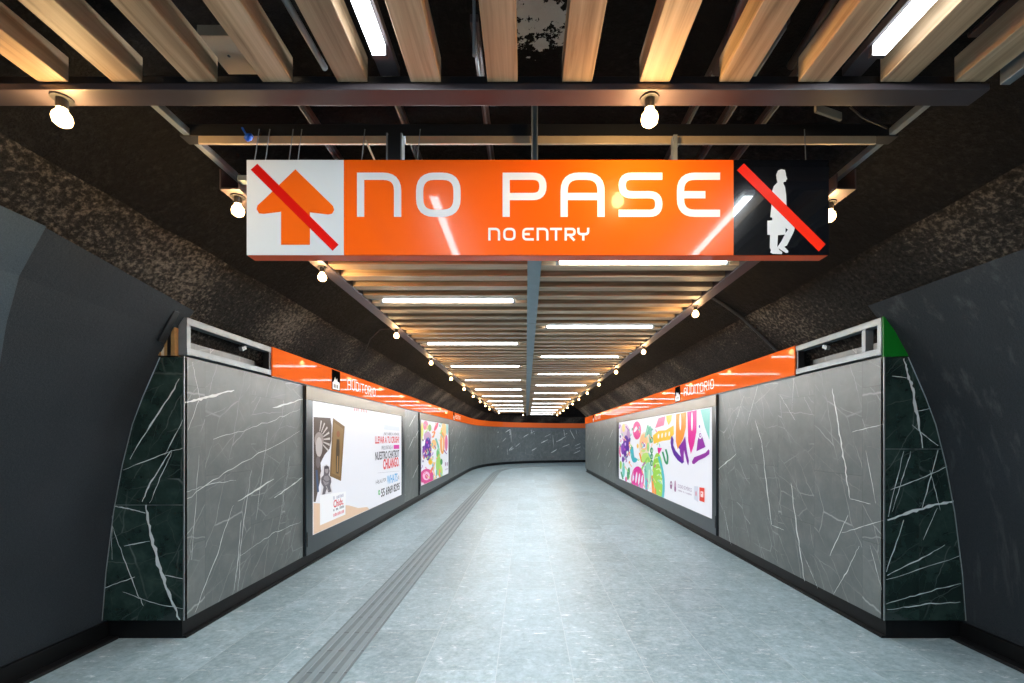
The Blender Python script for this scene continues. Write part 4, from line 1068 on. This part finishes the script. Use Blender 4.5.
LN([(228, 450), (233, 545), (246, 555), (244, 470)], 12, ORA)
B(256, 430, 27, 100, LIM); 
for k in range(6): LN([(240+k*4, 360+k*30), (258+k*4, 352+k*30), (268+k*3, 372+k*30)], 6, (222, 244, 180))
B(268, 530, 20, 46, LIM); LN([(262, 350), (284, 430), (290, 500), (284, 570)], 12, TEA)
rs = random.Random(4)
for i in range(70):
    x = rs.uniform(54, 272); y = rs.uniform(165, 540); ang = rs.uniform(-0.5, 0.9); L_ = rs.uniform(10, 24)
    c = rs.choice(((150, 210, 190), (190, 226, 120), (250, 214, 140), (240, 130, 180), (120, 200, 210), (160, 90, 190), (246, 170, 110), (90, 180, 140), (220, 60, 150)))
    LN([(x, y), (x+L_*0.25*math.sin(ang)+3, y+L_*0.5), (x+L_*math.sin(ang), y+L_)], rs.uniform(3, 6), c)
PG([(262, 148), (298, 138), (290, 186), (244, 200)], (242, 120, 160)); PG([(302, 136), (334, 130), (330, 160), (316, 186), (306, 165)], YEL)
PG([(232, 240), (262, 215), (300, 212), (342, 186), (344, 232), (322, 262), (280, 268), (236, 284)], YEL)
for k in range(4): B(262+k*19, 243-k*4, 4, 13, WHITE, 0.1)
PG([(256, 303), (281, 306), (262, 342)], MAG); LN([(284, 325), (298, 378), (308, 392), (312, 350), (300, 312)], 9, GRN)
PG([(328, 252), (334, 240), (342, 262), (340, 290), (352, 318), (372, 342), (392, 362), (398, 378), (388, 388), (364, 370), (342, 340), (330, 304), (326, 276)], PUR)
PG([(386, 372), (374, 318), (372, 296), (392, 268), (404, 244), (410, 300), (416, 340), (424, 372), (420, 398), (412, 376), (404, 340), (398, 316), (396, 340), (396, 374)], (132, 34, 160))
PG([(344, 296), (350, 286), (362, 306), (376, 312), (374, 326), (356, 320)], (246, 244, 250)); PG([(366, 300), (374, 282), (376, 314)], PUR)
PG([(355, 128), (408, 117), (407, 200), (394, 255), (364, 312), (354, 270)], ORA); B(378, 168, 5, 44, WHITE)
PG([(415, 116), (464, 106), (463, 220), (450, 290), (434, 336), (420, 270)], MAG); B(440, 165, 4.5, 50, WHITE)
PG([(484, 104), (535, 96), (533, 262), (510, 200)], (134, 208, 200))
PG([(484, 214), (512, 300), (464, 322), (470, 268)], (146, 38, 160)); B(484, 238, 10, 20, WHITE); B(484, 238, 6, 12, (146, 38, 160)); B(484, 238, 3, 7, WHITE); B(480, 192, 3, 8, PUR)
PG([(440, 376), (452, 354), (484, 342), (512, 330), (528, 312), (533, 318), (532, 338), (508, 356), (476, 370), (452, 390), (442, 388)], (146, 38, 160))
B(329, 500, 6, 22, (150, 100, 140)); B(351, 506, 5, 30, (190, 150, 180)); B(351, 522, 5, 14, (150, 90, 140)); B(329, 494, 3, 5, WHITE)
p.text('CIUDAD DE MÉXICO', 679.4, 693.5, 487.5, 0.075, (150, 130, 160)); p.dashes(680, 693.5, 492.5, 0.03, (186, 176, 196), 16)
PG([(452, 505), (474, 508), (474, 590), (452, 575)], (214, 218, 232)); B(462, 545, 4, 14, (214, 150, 170))
PG([(480, 512), (507, 516), (507, 592), (480, 582)], (226, 62, 44)); PG([(486, 532), (501, 535), (501, 566), (486, 562)], (246, 220, 220)); PG([(489, 540), (494, 541), (494, 548), (489, 547)], (226, 62, 44))
p.done(t)

# ------------------------------------------------------------------ cable sagging over the left flank, seam on the right
def flank_pt(sgn, y, z, e=0.05): return (CX+sgn*(hw(z)-e), y, z)
mb = MB()
mb.pipe([(-1.60, 5.42, ZC+0.03), (-1.80, 5.62, 2.84), (-2.06, 6.0, 2.80), (-2.18, 6.22, 2.725), (-2.28, 6.30, 2.63), (-2.37, 6.28, 2.54)], 0.006, M['cable'], 8)
tag(mb.build('sagging_cable', smooth=True), 'thin dark cable sagging from the left ceiling edge down the rough wall', 'cable')
for sgn, y, side in ((1, 4.85, 'right'),):
    mb = MB()
    prof = [(h-0.012, z) for h, z in PROF[6:]+BAND[1:]+TOP[1:4]]
    mb.pipe([(CX+sgn*h, y, z) for h, z in prof], 0.018, M['cable'], 8)
    struct(mb.build('trim_5', smooth=True), 'dark curved ring joint in the rough tunnel vault, right side', 'trim')
# a slim recess cover low on the left lining
mb = MB(); a = flank_pt(-1, 3.30, 2.42, 0.045); b = flank_pt(-1, 3.30, 2.20, 0.05)
mb.bar(a, b, 0.05, 0.015, M['black']); tag(mb.build('cover_strip', bevel=0.003), 'short black cover strip on the stucco above the left dark stone end', 'cover')

# ------------------------------------------------------------------ world, camera, colour
w = bpy.data.worlds.new('World'); SC.world = w; w.use_nodes = True
bg = w.node_tree.nodes['Background']; bg.inputs[0].default_value = (0.62, 0.78, 1.0, 1); bg.inputs[1].default_value = 1.1
cam = bpy.data.cameras.new('Camera'); co = bpy.data.objects.new('Camera', cam); COL.objects.link(co)
cam.sensor_width = 36; cam.sensor_fit = 'HORIZONTAL'; cam.lens = 16.0
co.location = (0, 0, 1.5); co.rotation_euler = (math.radians(90), 0, 0)
cam.shift_x = -14/1024; cam.shift_y = 96.5/1024; cam.clip_start = 0.02
SC.camera = co
SC.view_settings.view_transform = 'Standard'; SC.view_settings.look = 'None'
SC.view_settings.gamma = 1; SC.view_settings.use_curve_mapping = False
SC.view_settings.exposure = 0.3
try: SC.cycles.use_denoising = True; SC.cycles.sample_clamp_direct = 8.0
except Exception: pass
